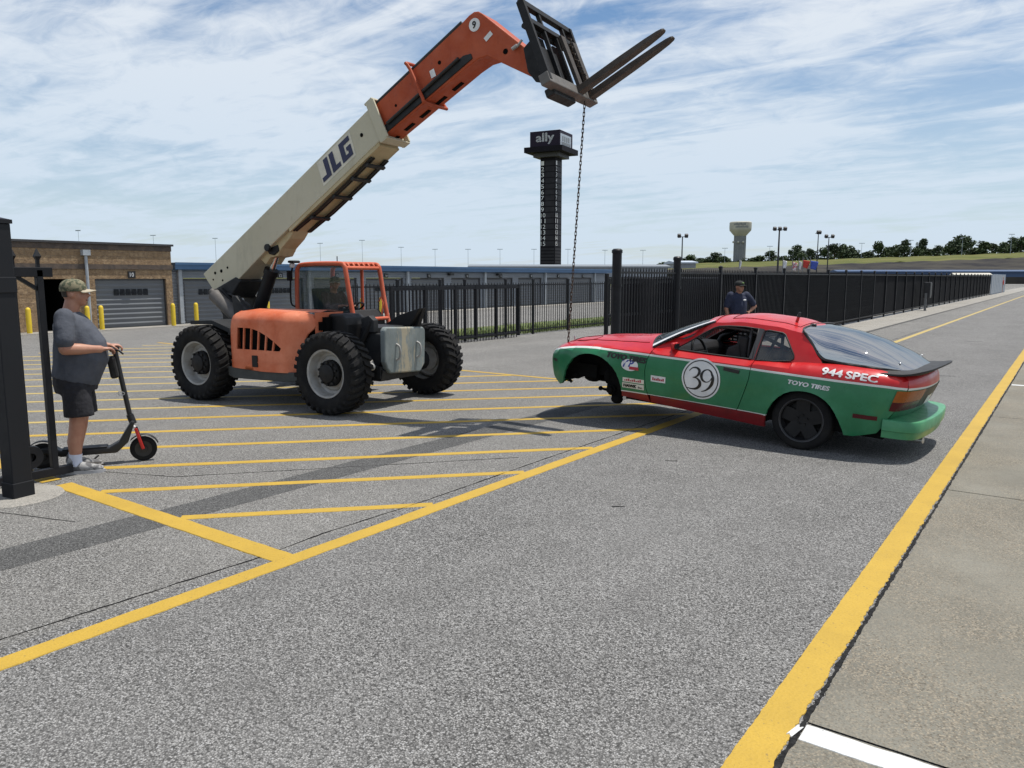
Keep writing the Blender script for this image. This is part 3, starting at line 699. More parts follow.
p = MB(); p.span((BX - 3, 10.9, 0), (BX - .3, 12.0, .01)); p.span((BX - 3.1, 10.9, 0), (BX - 3.0, 12.05, 1.98)); p.span((BX - 3.1, 10.84, 0), (BX - .26, 10.96, 1.98)); p.span((BX - 3.1, 11.96, 0), (BX - .26, 12.06, 1.98)); p.span((BX - 3.1, 10.9, 1.7), (BX - .26, 12.0, 1.8)); p.build('open_bay', 'interior_dark', bb)
p = MB(); p.tube([(BX + .09, 12.44, .02), (BX + .09, 12.44, 2.42)], .05, 8); sp_ = p.build('downspout', 'downspout', bb, 40)
p = MB(); p.span((BX + .001, 12.32, 2.42), (BX + .18, 12.56, 2.60)); p.build('leader_head', 'downspout', sp_)
garage_door(bb, BX - .12, 7.1, 2.38, 1.66)

gb = thing('blue_roof_garage', 'long grey corrugated garage row with blue metal roof edge', 'building', (0, 0, 0))
GX = -26.75
doors = [17.38 + 3.055 * i for i in range(10)]
dw, dh = 2.36, 1.60
def ribs(mb, y0, y1, z0, z1, x, pitch=.12):
    n = max(1, int((z1 - z0) / pitch)); h = (z1 - z0) / n; rows = []
    for i in range(n):
        z = z0 + i * h
        for dx, q in ((0, 0), (.022, .15), (.022, .5), (0, .65)): rows.append([(x + dx, y0, z + q * h), (x + dx, y1, z + q * h)])
    rows.append([(x, y0, z1), (x, y1, z1)]); mb.grid(rows)
yc = 15.5
for i, d in enumerate(doors + [99]):
    a = min(d - dw / 2 - .06, 48.2)
    w = MB(); w.span((GX - .2, yc, 0), (GX - .03, a, 1.74)); ribs(w, yc, a, .02, 1.74, GX - .025, .11); w.build('wall_pier', 'siding', gb)
    if d < 90:
        garage_door(gb, GX - .10, d, dw, dh, 5, True, 6 if i < 5 else 0)
        plaque(gb, GX + .05, d, 1.78, .22, str(11 + i))
        yc = d + dw / 2 + .06
w = MB(); w.span((GX - .2, 15.66, 1.74), (GX, 48.2, 1.95)); ribs(w, 15.66, 48.2, 1.68, 1.95, GX + .004, .09); w.build('fascia_wall', 'siding', gb)
w = MB(); w.span((GX - 9, 15.66, 0), (GX - .2, 15.8, 1.95)); w.span((GX - 9, 48.0, 0), (GX - .2, 48.2, 1.95)); w.build('end_wall', 'siding', gb)
w = MB(); w.prism([(GX - 9, 2.24), (GX + .30, 2.24), (GX + .30, 2.00), (GX + .04, 1.96), (GX - 9, 1.96)], 15.67, 48.5); w.build('roof', 'roof_blue', gb)
for i in range(66): pass
w = MB(); w.span((GX + .303, 15.67, 2.16), (GX + .33, 48.5, 2.25)); w.build('gutter', 'roof_blue', gb)
for y in (15.95, 21.9, 28.0, 34.2, 40.3, 46.4):
    w = MB(); w.span((GX + .03, y - .07, .02), (GX + .14, y + .07, 1.98)); w.build('downspout', 'downspout', gb)
for y in (31.2, 35.4): w = MB(); w.box((GX + .15, y, 1.86), (.2, .3, .12)); w.build('wall_light', 'lamp_dark', gb)
sheet('slab_kerb', BX + .02, BX + .9, -6, 48, .008, 'concrete_strip')
# bollards
bm_ = MB(); bm_.lathe([(.075, 0), (.075, .72), (.06, .77), (.03, .795), (0, .80)], 14); bmesh_ = bm_.mesh('bollard', 'bollard_yellow', 40)
bol = [(12.16, 'yellow bollard at the foot of the brick garage downspout'), (12.60, 'yellow bollard at left jamb of the closed brick garage door'), (15.11, 'yellow bollard at right corner of the brick garage'),
       (16.0, 'yellow bollard in front of the first blue roofed garage door'), (19.10, 'yellow bollard seen under the raised telehandler boom'), (24.1, 'yellow bollard seen through the lot fence nearest the cab'), (25.28, 'yellow bollard seen through the lot fence, second from the cab'),
       (10.41, 'yellow bollard at the open dark garage bay beside the gate leaf')]
for y, lb in bol:
    o = link_copy('bollard', bmesh_, None, (BX + .5, y, 0)); tag(o, lb, 'bollard', 'yellow bollards along the garages')

# ------------------------------------------------------------------ scoring tower
def at(px, depth, py=None):
    """a ground point (x, y) seen at picture column px at a given depth; with py also the height"""
    f, p, yaw = 770., R(7.911), R(35.961)
    X = (px - 512) / f * depth
    if py is None: py = 277
    v = (384 - py) / f
    Y = depth * (math.cos(p) + v * math.sin(p)); Z = depth * (-math.sin(p) + v * math.cos(p)) + 1.72
    return X * math.cos(yaw) - Y * math.sin(yaw), X * math.sin(yaw) + Y * math.cos(yaw), Z
x, y, _ = at(550.5, 150)
yaw_t = math.atan2(-x, y) - R(24)
tw = thing('scoring_tower', 'tall black scoring pylon with white position numbers and ally box on top', 'tower', (x, y, 0), (0, 0, yaw_t))
hs = 150 / 770.
def zt(py): return at(550, 150, py)[2]
cw = 3.1
p = MB(); p.span((-cw / 2, -cw / 2, 0), (cw / 2, cw / 2, zt(160))); p.build('column', 'tower_black', tw)
num = 15; z_top = zt(163.5); z_bot = zt(247)
for face in (0, 1):
    def fp(a, z, d=.03):
        return (a, -cw / 2 - d, z) if face == 0 else (cw / 2 + d, a, z)
    for i in range(num):
        zc = z_top + (z_bot - z_top) * (i + .5) / num; hh = (z_top - z_bot) / num
        for q in (-1, 1) if False else (0,):
            pn = MB()
            aa, bb_ = -.55, 1.42
            pn.add([fp(aa, zc - hh * .42, .02), fp(bb_, zc - hh * .42, .02), fp(bb_, zc + hh * .42, .02), fp(aa, zc + hh * .42, .02)], [(0, 1, 2, 3)]); pn.build('display_panel', 'tower_panel', tw)
        n_ = str(i + 1); wd = .62 if i < 9 else .95
        text('number', n_, 'sign_white', tw, lambda a, b: fp(-1.40 + a, zc - hh * .36 + b, .05), wd, hh * .72)
    for j in range(5):
        zc = zt(249.5) - j * .62; pn = MB(); pn.add([fp(-1.4, zc - .2, .02), fp(1.4, zc - .2, .02), fp(1.4, zc + .2, .02), fp(-1.4, zc + .2, .02)], [(0, 1, 2, 3)]); pn.build('display_panel', 'tower_panel', tw)
p = MB(); p.span((-2.6, -2.6, zt(161)), (2.6, 2.6, zt(156))); p.build('collar', 'trim_dark', tw)
p = MB(); p.span((-3.9, -3.9, zt(157)), (3.9, 3.9, zt(152))); p.build('platform', 'tower_black', tw)
p = MB(); p.span((-3.05, -3.05, zt(152)), (3.05, 3.05, zt(137))); bx_ = p.build('sign_box', 'tower_purple', tw)
text('lettering', 'ally', 'sign_white', bx_, lambda a, b: (-1.75 + a, -3.09, zt(149.5) + b), 3.6, 2.0, bold=.06)
pn = MB(); pn.add([(3.07, -2.8, zt(151)), (3.07, 2.3, zt(151)), (3.07, 2.3, zt(140)), (3.07, -2.8, zt(140))], [(0, 1, 2, 3)]); pn.build('screen', 'pole_pale', bx_)
for q in range(4): pn = MB(); pn.add([(3.09, -2.0 + q * .95, zt(146.5)), (3.09, -1.35 + q * .95, zt(146.5)), (3.09, -1.35 + q * .95, zt(142)), (3.09, -2.0 + q * .95, zt(142))], [(0, 1, 2, 3)]); pn.build('screen_mark', 'roof_grey', bx_)
pn = MB(); pn.add([(3.09, -2.2, zt(149.6)), (3.09, 2.0, zt(149.6)), (3.09, 2.0, zt(147.4)), (3.09, -2.2, zt(147.4))], [(0, 1, 2, 3)]); pn.build('screen_mark', 'roof_grey', bx_)

# ------------------------------------------------------------------ water tower
D = 400; x, y, _ = at(738.5, D); k = D / 770.
def zd(py, d=D): return at(700, d, py)[2]
wt = thing('water_tower', 'cream topped concrete water tower on a grey fluted column', 'water tower', (x, y, 0))
rc, rt = 5.6 * k, 10.6 * k
p = MB(); p.lathe([(rc, 0), (rc, zd(236))], 28); p.build('column', 'tank_grey', wt, 20)
for j in range(14):
    a = 2 * math.pi * j / 14; p = MB(); p.box((math.cos(a) * rc, math.sin(a) * rc, zd(236) / 2), (.25, .25, zd(236) - .2)); p.build('rib', 'tank_grey', wt)
p = MB(); p.lathe([(rc * .99, zd(236.5)), (rt * .97, zd(231)), (rt, zd(229)), (rt, zd(223.2)), (rt * .93, zd(222.4)), (0, zd(221.8))], 36); p.build('tank', 'tank_cream', wt, 35)
yw = math.atan2(y, x) + math.pi
def cyl_map(r, a0, z0):
    return lambda a, b: (math.cos(a0 + a / r) * r, math.sin(a0 + a / r) * r, z0 + b)
for zr, n_, w_, off in ((zd(226.0), 9, .62, -.62), (zd(228.6), 10, .55, -.45)):      # two rows of faded lettering too far off to read
    for i in range(n_):
        f = cyl_map(rt + .05, yw + off + i * .125, zr); h_ = .75 + .15 * ((i * 7) % 3); pn = MB(); pn.grid([[f(0, b), f(w_ * .5, b), f(w_, b)] for b in (0, h_)]); pn.build('faded_lettering', 'tank_grey', wt)
for px, d in ((-1.6, 0), (3.2, 0), (-6.4, 0)):
    q = MB(); ax, ay = math.cos(R(35.96)), math.sin(R(35.96)); q.ball((ax * px * k - math.cos(yw + math.pi) * 3.6, ay * px * k - math.sin(yw + math.pi) * 3.6, zd(242.6)), 1.1 * k / .52 * .52, 10, 6); q.build('dish', 'tank_cream', wt, 50)

# ------------------------------------------------------------------ light masts
def flood(px, py, depth, label, w=.22, heads=3, width=15):
    x, y, z = at(px, depth, py); s = depth / 770.
    t = thing('light_mast', label, 'light pole', (x, y, 0), (0, 0, R(36)), 'dark floodlight masts behind the fence')
    p = MB(); p.tube([(0, 0, 0), (0, 0, z)], [w, w * .6], 8); p.build('pole', 'lamp_dark', t, 50)
    p = MB(); p.span((-width * s / 2, -.06, z - .12), (width * s / 2, .06, z)); p.build('crossarm', 'lamp_dark', t)
    for i in range(heads):
        xx = ((i - (heads - 1) / 2) / max(1, heads - 1) if heads > 1 else 0) * width * s * .8
        p = MB(); p.box((xx, -.25, z + .12), (width * s / heads * .72, .55, .62), Matrix.Rotation(R(28), 3, 'X')); p.build('lamp_head', 'lamp_dark', t, bevel=.05)
flood(682.5, 236.5, 140, 'dark twin-head floodlight mast left of the water tower', .16, 2, 9)
flood(779.5, 229.5, 140, 'tallest dark triple-head floodlight mast right of the water tower', .22, 3, 13)
flood(818.5, 233, 150, 'dark single-head floodlight mast between two others', .14, 1, 6)
flood(829, 237, 150, 'dark twin-head floodlight mast, rightmost of the four', .14, 2, 8)
faint = [(78, 230, 170), (153, 235, 230), (215, 238, 260), (320, 243, 300), (362, 240, 300), (401, 247, 330), (435, 249, 330), (468, 249, 330), (500, 249, 330), (534, 249, 340), (568, 249, 340), (605, 250, 340), (643, 250, 340), (725, 248, 340), (770, 246, 340), (862, 243, 330), (911, 240, 320), (963, 237, 310), (1012, 234, 300)]
lab = ['leftmost', 'second', 'third', 'fourth', 'fifth', 'sixth', 'seventh', 'eighth', 'ninth', 'tenth', 'eleventh', 'twelfth', 'thirteenth', 'fourteenth', 'fifteenth', 'sixteenth', 'seventeenth', 'eighteenth', 'rightmost']
for i, (px, py, d) in enumerate(faint):
    x, y, z = at(px, d, py)
    t = thing('distant_light_mast', 'faint thin pale T-shaped light mast far off, ' + lab[i] + (' counting from the left' if 0 < i < 18 else ' of the row'), 'light pole', (x, y, 0), (0, 0, R(36 + rnd.uniform(-20, 20))), 'faint pale light masts on the skyline')
    s = d / 770.
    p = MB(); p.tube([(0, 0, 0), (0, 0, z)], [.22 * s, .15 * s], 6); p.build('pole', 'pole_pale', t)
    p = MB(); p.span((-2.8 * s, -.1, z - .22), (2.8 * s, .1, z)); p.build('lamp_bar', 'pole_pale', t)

# ------------------------------------------------------------------ hill, trees and far buildings
def strip_hill(name, d0, d1, cols, m, kind='structure'):
    rows = []
    for f in (0, .2, .4, .6, .8, 1.0):
        r = []
        for px, py0, py1 in cols:
            a = at(px, d0 + (d1 - d0) * f, py0 + (py1 - py0) * f); r.append((a[0], a[1], a[2] + math.sin(px * .7 + f * 9) * .15))
        rows.append(r)
    cols_back = [at(px, d1 + 120, py1 + 3) for px, py0, py1 in cols]
    rows.append([(a[0], a[1], a[2]) for a in cols_back]); rows.append([(a[0] * 1.1, a[1] * 1.1, -1) for a in cols_back])
    first = [(p_[0], p_[1], -1.) for p_ in rows[0]]
    mb = MB(); mb.grid([first] + rows); o = mb.build(name, m, None, 60); o['kind'] = kind; return o
def topline(px): return interl([(420, 270), (560, 269), (640, 266.5), (690, 263.5), (740, 262), (800, 260.5), (850, 258.5), (900, 257), (960, 255), (1024, 252.5), (1180, 247)], px)
cols = [(px, 273.0, topline(px) + 5.0) for px in range(420, 1200, 12)]
strip_hill('bank', 190, 240, cols, 'earth_bank')
cols = [(px, topline(px) + 6.0 + 1.2 * math.sin(px * .11), topline(px)) for px in range(420, 1200, 12)]
strip_hill('hill', 245, 330, cols, 'grass_far')
def tree_meshes(seed, h, w, m):
    rr = random.Random(seed)
    tr = MB(); tr.tube([(0, 0, -1), (rr.uniform(-.1, .1), 0, h * .35), (rr.uniform(-.2, .2), rr.uniform(-.2, .2), h * .8)], [h * .035, h * .025, h * .008], 6)
    for i in range(5):
        a = rr.uniform(0, 6.28); z = h * rr.uniform(.3, .6); tr.tube([(0, 0, z), (math.cos(a) * w * .3, math.sin(a) * w * .3, z + h * .18)], [h * .012, h * .004], 5)
    cr = MB(); lobes = []
    for i in range(9):
        a = rr.uniform(0, 6.28); q = rr.uniform(0, .62) ** .8; zc = h * rr.uniform(.32, .86); taper = 1 - .55 * max(0, (zc / h - .5) / .5)
        lobes.append((math.cos(a) * w * .5 * q * taper, math.sin(a) * w * .5 * q * taper, zc, w * rr.uniform(.16, .27) * (.6 + .4 * taper)))
    for lx, ly, lz, lr in lobes:
        for i in range(85):
            d = Vector((rr.gauss(0, 1), rr.gauss(0, 1), rr.gauss(0, 1))).normalized() * lr * rr.uniform(.55, 1.12); c = Vector((lx, ly, lz)) + d * Vector((1, 1, .8)).length / 1.63
            n = Vector((rr.gauss(0, 1), rr.gauss(0, 1), rr.gauss(.4, 1))).normalized(); u = n.orthogonal().normalized(); v = n.cross(u); s = w * rr.uniform(.035, .075)
            cr.add([c - u * s, c + v * s * .7, c + u * s, c - v * s * .7], [(0, 1, 2, 3)])
    return tr.mesh('trunk', 'bark'), cr.mesh('crown', m)
protos = [tree_meshes(10 + i, 8, 6 + (i % 3), ('leaf', 'leaf_dark')[i % 2]) for i in range(6)]
tr_spec = [(662, 4, 9), (673, 5, 10), (690, 8, 12), (699, 6, 12), (706, 6, 10), (717, 9, 14), (723, 7, 12), (752, 6, 12), (760, 6, 12), (771, 10, 13), (783, 6, 12), (795, 13, 12), (802, 8, 10), (812, 12, 10), (824, 10, 10), (834, 14, 14), (842, 15, 14), (848, 9, 12), (856, 9, 10), (865, 7, 14), (878, 13, 12), (888, 10, 12), (897, 13, 12), (904, 14, 12), (916, 9, 12), (921, 17, 9), (930, 7, 14), (937, 10, 8), (950, 15, 12), (957, 16, 14), (966, 17, 13), (974, 8, 12), (984, 11, 14), (992, 10, 12), (1004, 12, 12), (1012, 13, 12), (1021, 15, 14), (1030, 14, 14)]
rt_ = random.Random(8)
def ordinal(n):
    a = 'first second third fourth fifth sixth seventh eighth ninth tenth eleventh twelfth thirteenth fourteenth fifteenth sixteenth seventeenth eighteenth nineteenth'.split()
    if n < 20: return a[n - 1]
    t = {2: 'twent', 3: 'thirt'}[n // 10]
    return t + 'ieth' if n % 10 == 0 else t + 'y-' + a[n % 10 - 1]
for i, (px, hp, wp) in enumerate(tr_spec):
    d = 352 + rt_.uniform(-12, 25); s = d / 770.; x, y, z = at(px, d, topline(px) + 1.0)
    near = 'left of the floodlights' if px < 740 else ('near the floodlights' if px < 860 else 'on the hill')
    o = thing('tree', '%s dark skyline tree %s, %s from the left' % ('tall' if hp > 12 else ('low' if hp < 8 else 'medium'), near, ordinal(i + 1)), 'tree', (x, y, z - .6), (0, 0, rt_.uniform(0, 6.28)), 'trees on the skyline')
    sc = hp * s / 5.9; sw = wp * s / 4.3; sw = max(sw, sc * .6)
    o.scale = (sw, sw, sc); tr_, cr_ = protos[i % 6]
    link_copy('trunk', tr_, o); link_copy('crown', cr_, o)
wd_ = MB(); rw_ = random.Random(77)
for i in range(5200):
    px = 655 + rw_.random() * 420; hp = 3.2 + 2.2 * math.sin(px * .31) * math.sin(px * .083 + 1) + 3.0 * math.sin(px * .041 + .6) ** 2 * (px > 770)
    d = 385 + rw_.uniform(-8, 10); x, y, z = at(px, d, topline(px) + 1.5 - max(1.5, hp) * rw_.random() ** .8)
    c = Vector((x, y, z)); n = Vector((rw_.gauss(0, 1), rw_.gauss(0, 1), rw_.gauss(.4, 1))).normalized(); u = n.orthogonal().normalized(); v = n.cross(u); s = rw_.uniform(.35, .85)
    wd_.add([c - u * s, c + v * s * .7, c + u * s, c - v * s * .7], [(0, 1, 2, 3)])
tag(wd_.build('far_wood', 'leaf_dark'), 'low dark belt of distant woodland behind the skyline trees', 'woodland', kind='stuff')
# long grey shed roof and blue canopy beyond the garages
x0, y0, _ = at(400, 95); x1, y1, _ = at(668, 95)
def far_box(name, label, cat, pxa, pxb, da, db, py_t, py_b, m, rm=None, thick=6):
    a = Vector(at(pxa, da, py_t)); b = Vector(at(pxb, db, py_t)); zb = at(pxa, da, py_b)[2]; zb = max(0, zb)
    t = thing(name, label, cat, ((a.x + b.x) / 2, (a.y + b.y) / 2, 0), (0, 0, math.atan2(b.y - a.y, b.x - a.x))); l = (b - a).xy.length; zt_ = (a.z + b.z) / 2
    p = MB(); p.span((-l / 2, 0, zb), (l / 2, thick, zt_ - .4)); p.build('wall', m, t)
    p = MB(); p.prism([(-.35, zt_ - .45), (-.35, zt_ - .25), (thick / 2, zt_ + .05), (thick + .3, zt_ - .25), (thick + .3, zt_ - .45)], -l / 2 - .3, l / 2 + .3, 0); p.build('roof', rm or m, t)
    return t
far_box('far_shed', 'long low grey roofed shed beyond the garages', 'building', 470, 668, 105, 105, 264.5, 277, 'siding', 'roof_grey')
far_box('canopy_shed', 'small pale blue roofed canopy left of the water tower', 'building', 676, 696, 120, 120, 260.5, 268, 'roof_grey', 'pole_pale', 8)
far_box('track_wall', 'long dark blue low wall under the grassy hill', 'wall', 838, 1060, 150, 150, 270.0, 277, 'wall_blue', 'wall_blue', 3)
far_box('white_barrier', 'low pale barrier in front of the dark blue wall', 'wall', 955, 990, 140, 140, 273.2, 274.6, 'tank_cream', 'tank_cream', 1)
# silver screen at the far end of the fence, and the things beyond
sl = thing('silver_hoarding', 'pale silver ribbed hoarding at far end of black fence', 'fence', (FX + .05, 87.9, 0))
for i in range(9):
    p = MB(); p.span((-.05, i * 1.9, .1), (.05, i * 1.9 + 1.7, 1.95)); p.build('panel', 'panel_silver', sl)
    p = MB(); p.span((-.06, i * 1.9 + 1.72, 0), (.08, i * 1.9 + 1.84, 2.0)); p.build('post', 'pole_pale', sl)
sl = thing('far_screen', 'dark blue screen closing the end of the road', 'fence', (-4.6, 128, 0))
for i in range(5): p = MB(); p.span((i * 2.2, -.05, .1), (i * 2.2 + 2.1, .05, 1.9)); p.build('panel', 'wall_blue' if i % 2 else 'panel_silver', sl)
# utility box on a short post at the fence
t = thing('utility_box', 'small grey meter box on a short post against the fence', 'utility box', (-6.15, 44.6, 0))
p = MB(); p.span((-.05, -.05, 0), (.05, .05, .9)); p.build('post', 'pole_grey', t)
p = MB(); p.span((-.12, .02, .65), (.18, .5, 1.45)); p.build('cabinet', 'lamp_dark', t, bevel=.02)
p = MB(); p.span((.1, .5, .72), (.17, .62, 1.40)); p.build('cover', 'pole_grey', t)
# flags
def flag(px, py0, py1, w, m, lb, d=75):
    x, y, z = at(px, d, py0); s = d / 770.
    t = thing('flag', lb, 'flag', (x, y, 0), (0, 0, R(36)), 'flags hanging behind the fence')
    p = MB(); p.tube([(0, 0, 0), (0, 0, z + .3)], .035, 6); p.build('pole', 'pole_grey', t, 50)
    rows = []
    for j in range(7):
        v = j / 6; rows.append([(.03 + w * s * u * (1 - .25 * v) + .04 * math.sin(v * 5), .10 * math.sin(u * 7 + v * 2), z - (py1 - py0) * s * (v * .85 + .15 * u)) for u in [i / 8 for i in range(9)]])
    p = MB(); p.grid(rows); p.build('cloth', m, t, 60, solid=.01)
flag(783, 260, 270, 4, 'flag_white', 'limp white flag at the tallest floodlight mast')
flag(792.5, 262, 271, 5, 'flag_stripe', 'red and white striped flag behind the fence')
flag(799, 261, 270, 3, 'flag_white', 'narrow white flag beside the red flag')
flag(803, 260, 268.5, 7, 'flag_red', 'bright red flag behind the fence')
flag(810.5, 260.5, 270, 8, 'flag_blue', 'blue flag, rightmost of those behind the fence')
flag(739.5, 260, 269, 2, 'flag_white', 'thin furled white flag below the water tower')
# ------------------------------------------------------------------ the race car
PITCH, YAW = R(3.385), R(177.62)
CAR_LOC = Vector((-2.075, 8.58, 0))
rot = Matrix.Rotation(YAW, 3, 'Z') @ Matrix.Rotation(-PITCH, 3, 'Y')
car = thing('race_car', 'red and green race coupe number 39 missing its front wheel, hoisted by the nose', 'car',
            CAR_LOC + Vector((0, 0, .31)) - rot @ Vector((0, 0, .31)), (0, -PITCH, YAW))
def car_pt(p): return CAR_LOC + Vector((0, 0, .31)) + rot @ (Vector(p) - Vector((0, 0, .31)))
WT = [(-1.0, .62), (-.92, .68), (-.8, .755), (-.6, .815), (-.3, .842), (0, .846), (.3, .838), (.6, .815), (1.2, .805), (1.7, .81), (2.1, .828), (2.4, .834), (2.75, .812), (2.95, .765), (3.05, .72), (3.12, .675)]
ZT = [(-.95, .85), (-.8, .872), (-.6, .887), (-.3, .893), (0, .878), (.25, .855), (.55, .836), (1.0, .836), (1.5, .836), (1.7, .832), (1.95, .818), (2.2, .803), (2.5, .787), (2.8, .752), (2.95, .718), (3.05, .675), (3.12, .64)]
RT = [(-.95, .10), (-.6, .14), (-.2, .17), (.1, .15), (.5, .10), (1.5, .095), (1.8, .11), (2.2, .12), (2.8, .11), (3.05, .08), (3.12, .07)]
ZE = [(-.3, 1.05), (.10, 1.150), (.43, 1.192), (.75, 1.203), (1.07, 1.172), (1.4, 1.0)]
FA = [(2.885, .33), (2.85, .42), (2.80, .50), (2.72, .597), (2.64, .645), (2.56, .672), (2.48, .682), (2.41, .680), (2.34, .668), (2.26, .636), (2.19, .59), (2.13, .535), (2.085, .465), (2.055, .39), (2.04, .31), (2.04, .235)]
RA = [(.365, .20), (.352, .28), (.322, .37), (.28, .45), (.23, .51), (.17, .56), (.10, .593), (.02, .61), (-.06, .612), (-.13, .60), (-.20, .572), (-.26, .53), (-.31, .475), (-.35, .41), (-.385, .34), (-.42, .235)]
def arch_d(x, z):
    return min(min(math.dist((x, z), q) for q in FA), min(math.dist((x, z), q) for q in RA))
def side_y(x, z):
    w = interp(WT, x); zt_ = interp(ZT, x); r = interp(RT, x)
    y = w
    if z < .5: y -= .075 * ((.5 - z) / .3) ** 2
    y += .010 * math.exp(-((z - .60) / .09) ** 2)
    zz_ = z - (zt_ - r)
    if zz_ > 0: y -= r - math.sqrt(max(0, r * r - min(zz_, r) ** 2))
    d = arch_d(x, z)
    if d < .07: y += .014 * (1 - d / .07) ** 1.5
    return y
def top_y(x): return interp(WT, x) - interp(RT, x)
def green_y(x, z):
    zt_ = interp(ZT, x); ze = interp(ZE, x); yt = top_y(x); t = max(0, min(1.15, (z - zt_) / max(.05, ze - zt_)))
    return yt + (.565 - yt) * (t ** 1.12 if t > 0 else 0)
def side_fn(s, off=0.0): return lambda x, z: Vector((x, s * (side_y(x, z) + off), z))
def green_fn(s, off=0.0): return lambda x, z: Vector((x, s * (green_y(x, z) + off), z))
def top_edge(x0, x1, n):
    return [(x0 + (x1 - x0) * i / n, interp(ZT, x0 + (x1 - x0) * i / n)) for i in range(n + 1)]
FRONT = [(2.97, .235), (3.04, .28), (3.095, .36), (3.115, .44), (3.12, .52), (3.11, .60), (3.085, .645)]
seamF = [(1.70, .80), (1.735, .70), (1.752, .57), (1.745, .46), (1.735, .38), (1.715, .31)]
g_ = .004
for s in (1, -1):
    fl = Vector((0, -s * .035, 0)); sd_ = 'left' if s > 0 else 'right'
    poly = [(1.70 + g_, interp(ZT, 1.70))] + [(a + g_, b) for a, b in seamF] + [(1.69 + g_, .214), (2.04, .236)] + FA[::-1][1:] + [(2.89, .30), (2.93, .25)] + FRONT + top_edge(3.06, 1.72, 22)
    mb = MB(); skin_panel(mb, poly, [], side_fn(s), fl, .045); mb.build('front_fender', 'livery', car, 32)
    seamR = [(.545, .80), (.552, .65), (.575, .55), (.615, .42), (.655, .31)]
    poly = [(1.70 - g_, interp(ZT, 1.70))] + [(a - g_, b) for a, b in seamF] + [(1.71, .302), (.668, .302)] + [(a + g_, b) for a, b in seamR[::-1]] + top_edge(.545 + g_, 1.69, 14)
    mb = MB(); skin_panel(mb, poly, [], side_fn(s), fl, .05); door = mb.build('door', 'livery', car, 32)
    poly = [(1.69 - g_, .214), (1.69 - g_, .296), (.40, .296), (.365, .296), (.365, .17), (.44, .165), (1.1, .185)]
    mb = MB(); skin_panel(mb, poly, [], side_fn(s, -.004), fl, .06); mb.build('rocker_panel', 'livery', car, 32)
    poly = [(.545 - g_, interp(ZT, .545))] + [(a - g_, b) for a, b in seamR] + [(.66, .30), (.366, .30)] + RA + [(-.50, .235), (-.70, .30), (-.745, .37), (-.785, .455), (-.83, .53), (-.865, .62), (-.895, .70), (-.905, .76), (-.90, .82)] + top_edge(-.88, .53, 24)
    mb = MB(); skin_panel(mb, poly, [], side_fn(s), fl, .045); mb.build('rear_fender', 'livery', car, 32)
    # upper side: pillars and roof rail with the window openings
    win = [(1.455, .848), (1.30, .955), (1.17, 1.05), (1.075, 1.112), (1.02, 1.135), (.9, 1.150), (.73, 1.158), (.585, 1.153), (.575, .85), (.60, .842), (1.0, .84)]
    qwin = [(.545, .842), (.515, 1.14), (.47, 1.146), (.33, 1.135), (.30, 1.12), (.25, 1.05), (.17, .93), (.165, .895), (.19, .873), (.35, .85)]
    edge_roof = [(1.07 - i * .093, interp(ZE, 1.07 - i * .093)) for i in range(11)]
    outer = [(1.715, .832), (1.55, .925), (1.40, 1.01), (1.25, 1.085), (1.15, 1.135)] + edge_roof + [(.07, 1.10), (.01, 1.03), (-.05, .95), (-.09, .915), (-.11, interp(ZT, -.11))] + top_edge(-.09, 1.70, 26)
    mb = MB(); skin_panel(mb, outer, [win, qwin], green_fn(s), fl, .045); mb.build('pillar_frame', 'livery', car, 32)
    mb = MB(); skin_panel(mb, outer, [win, qwin], green_fn(s, -.037), None, .06); mb.build('inner_trim', 'interior_dark', car)
    mb = MB(); skin_panel(mb, qwin, [], green_fn(s, -.006), None, .06); mb.build('quarter_window', 'quarter_glass', car, 60)
    loop = [green_fn(s, .003)(a, b) for a, b in qwin]
    mb = MB(); mb.tube(loop, .009, 6, closed=True); mb.build('window_seal', 'car_rubber', car, 60)
    mb = MB(); mb.beam(green_fn(s, .004)(.585, .842), green_fn(s, .004)(.548, 1.155), .05, .012, (0, 1, 0)); mb.build('window_post', 'trim_dark', door)
    mb = MB(); mb.tube([green_fn(s, .003)(a, b) for a, b in win], .008, 6, closed=True); mb.build('window_seal', 'car_rubber', door, 60)
    # door handle
    hp = [side_fn(s, .006)(a, b) for a, b in ((.83, .722), (.66, .708))]
    mb = MB(); mb.beam(hp[0], hp[1], .018, .040, (0, 0, 1)); h_ = mb.build('handle', 'car_black', door, bevel=.003)
    mb = MB(); mb.beam(side_fn(s, .012)(.80, .716), side_fn(s, .012)(.69, .708), .012, .014, (0, 0, 1)); mb.build('grip', 'car_black', h_)
    # side markers
    mb = MB(); mb.grid([[side_fn(s, .005)(x, z) for x in (2.99, 3.03, 3.085)] for z in (.515, .55)]); mb.build('side_marker', 'car_black', car)
    mb = MB(); mb.grid([[side_fn(s, .006)(x, z + .0 * x) for x in (-.49, -.56, -.63, -.70)] for z in (.425, .465)]); mb.build('side_marker', 'lens_red', car)
    # mirror
    m0 = green_fn(s, .0)(1.46, .875)
    mb = MB(); mb.box(m0 + Vector((-.02, s * .075, .012)), (.05, .13, .075)); mi_ = mb.build('mirror', 'car_red', car, bevel=.02)
    mb = MB(); mb.box(m0 + Vector((-.050, s * .075, .012)), (.006, .11, .055)); mb.build('mirror_glass', 'dark_window', mi_)
    mb = MB(); mb.beam(m0 + Vector((.02, -s * .01, -.02)), m0 + Vector((.0, s * .06, 0)), .05, .03); mb.build('mirror_foot', 'car_red', car)
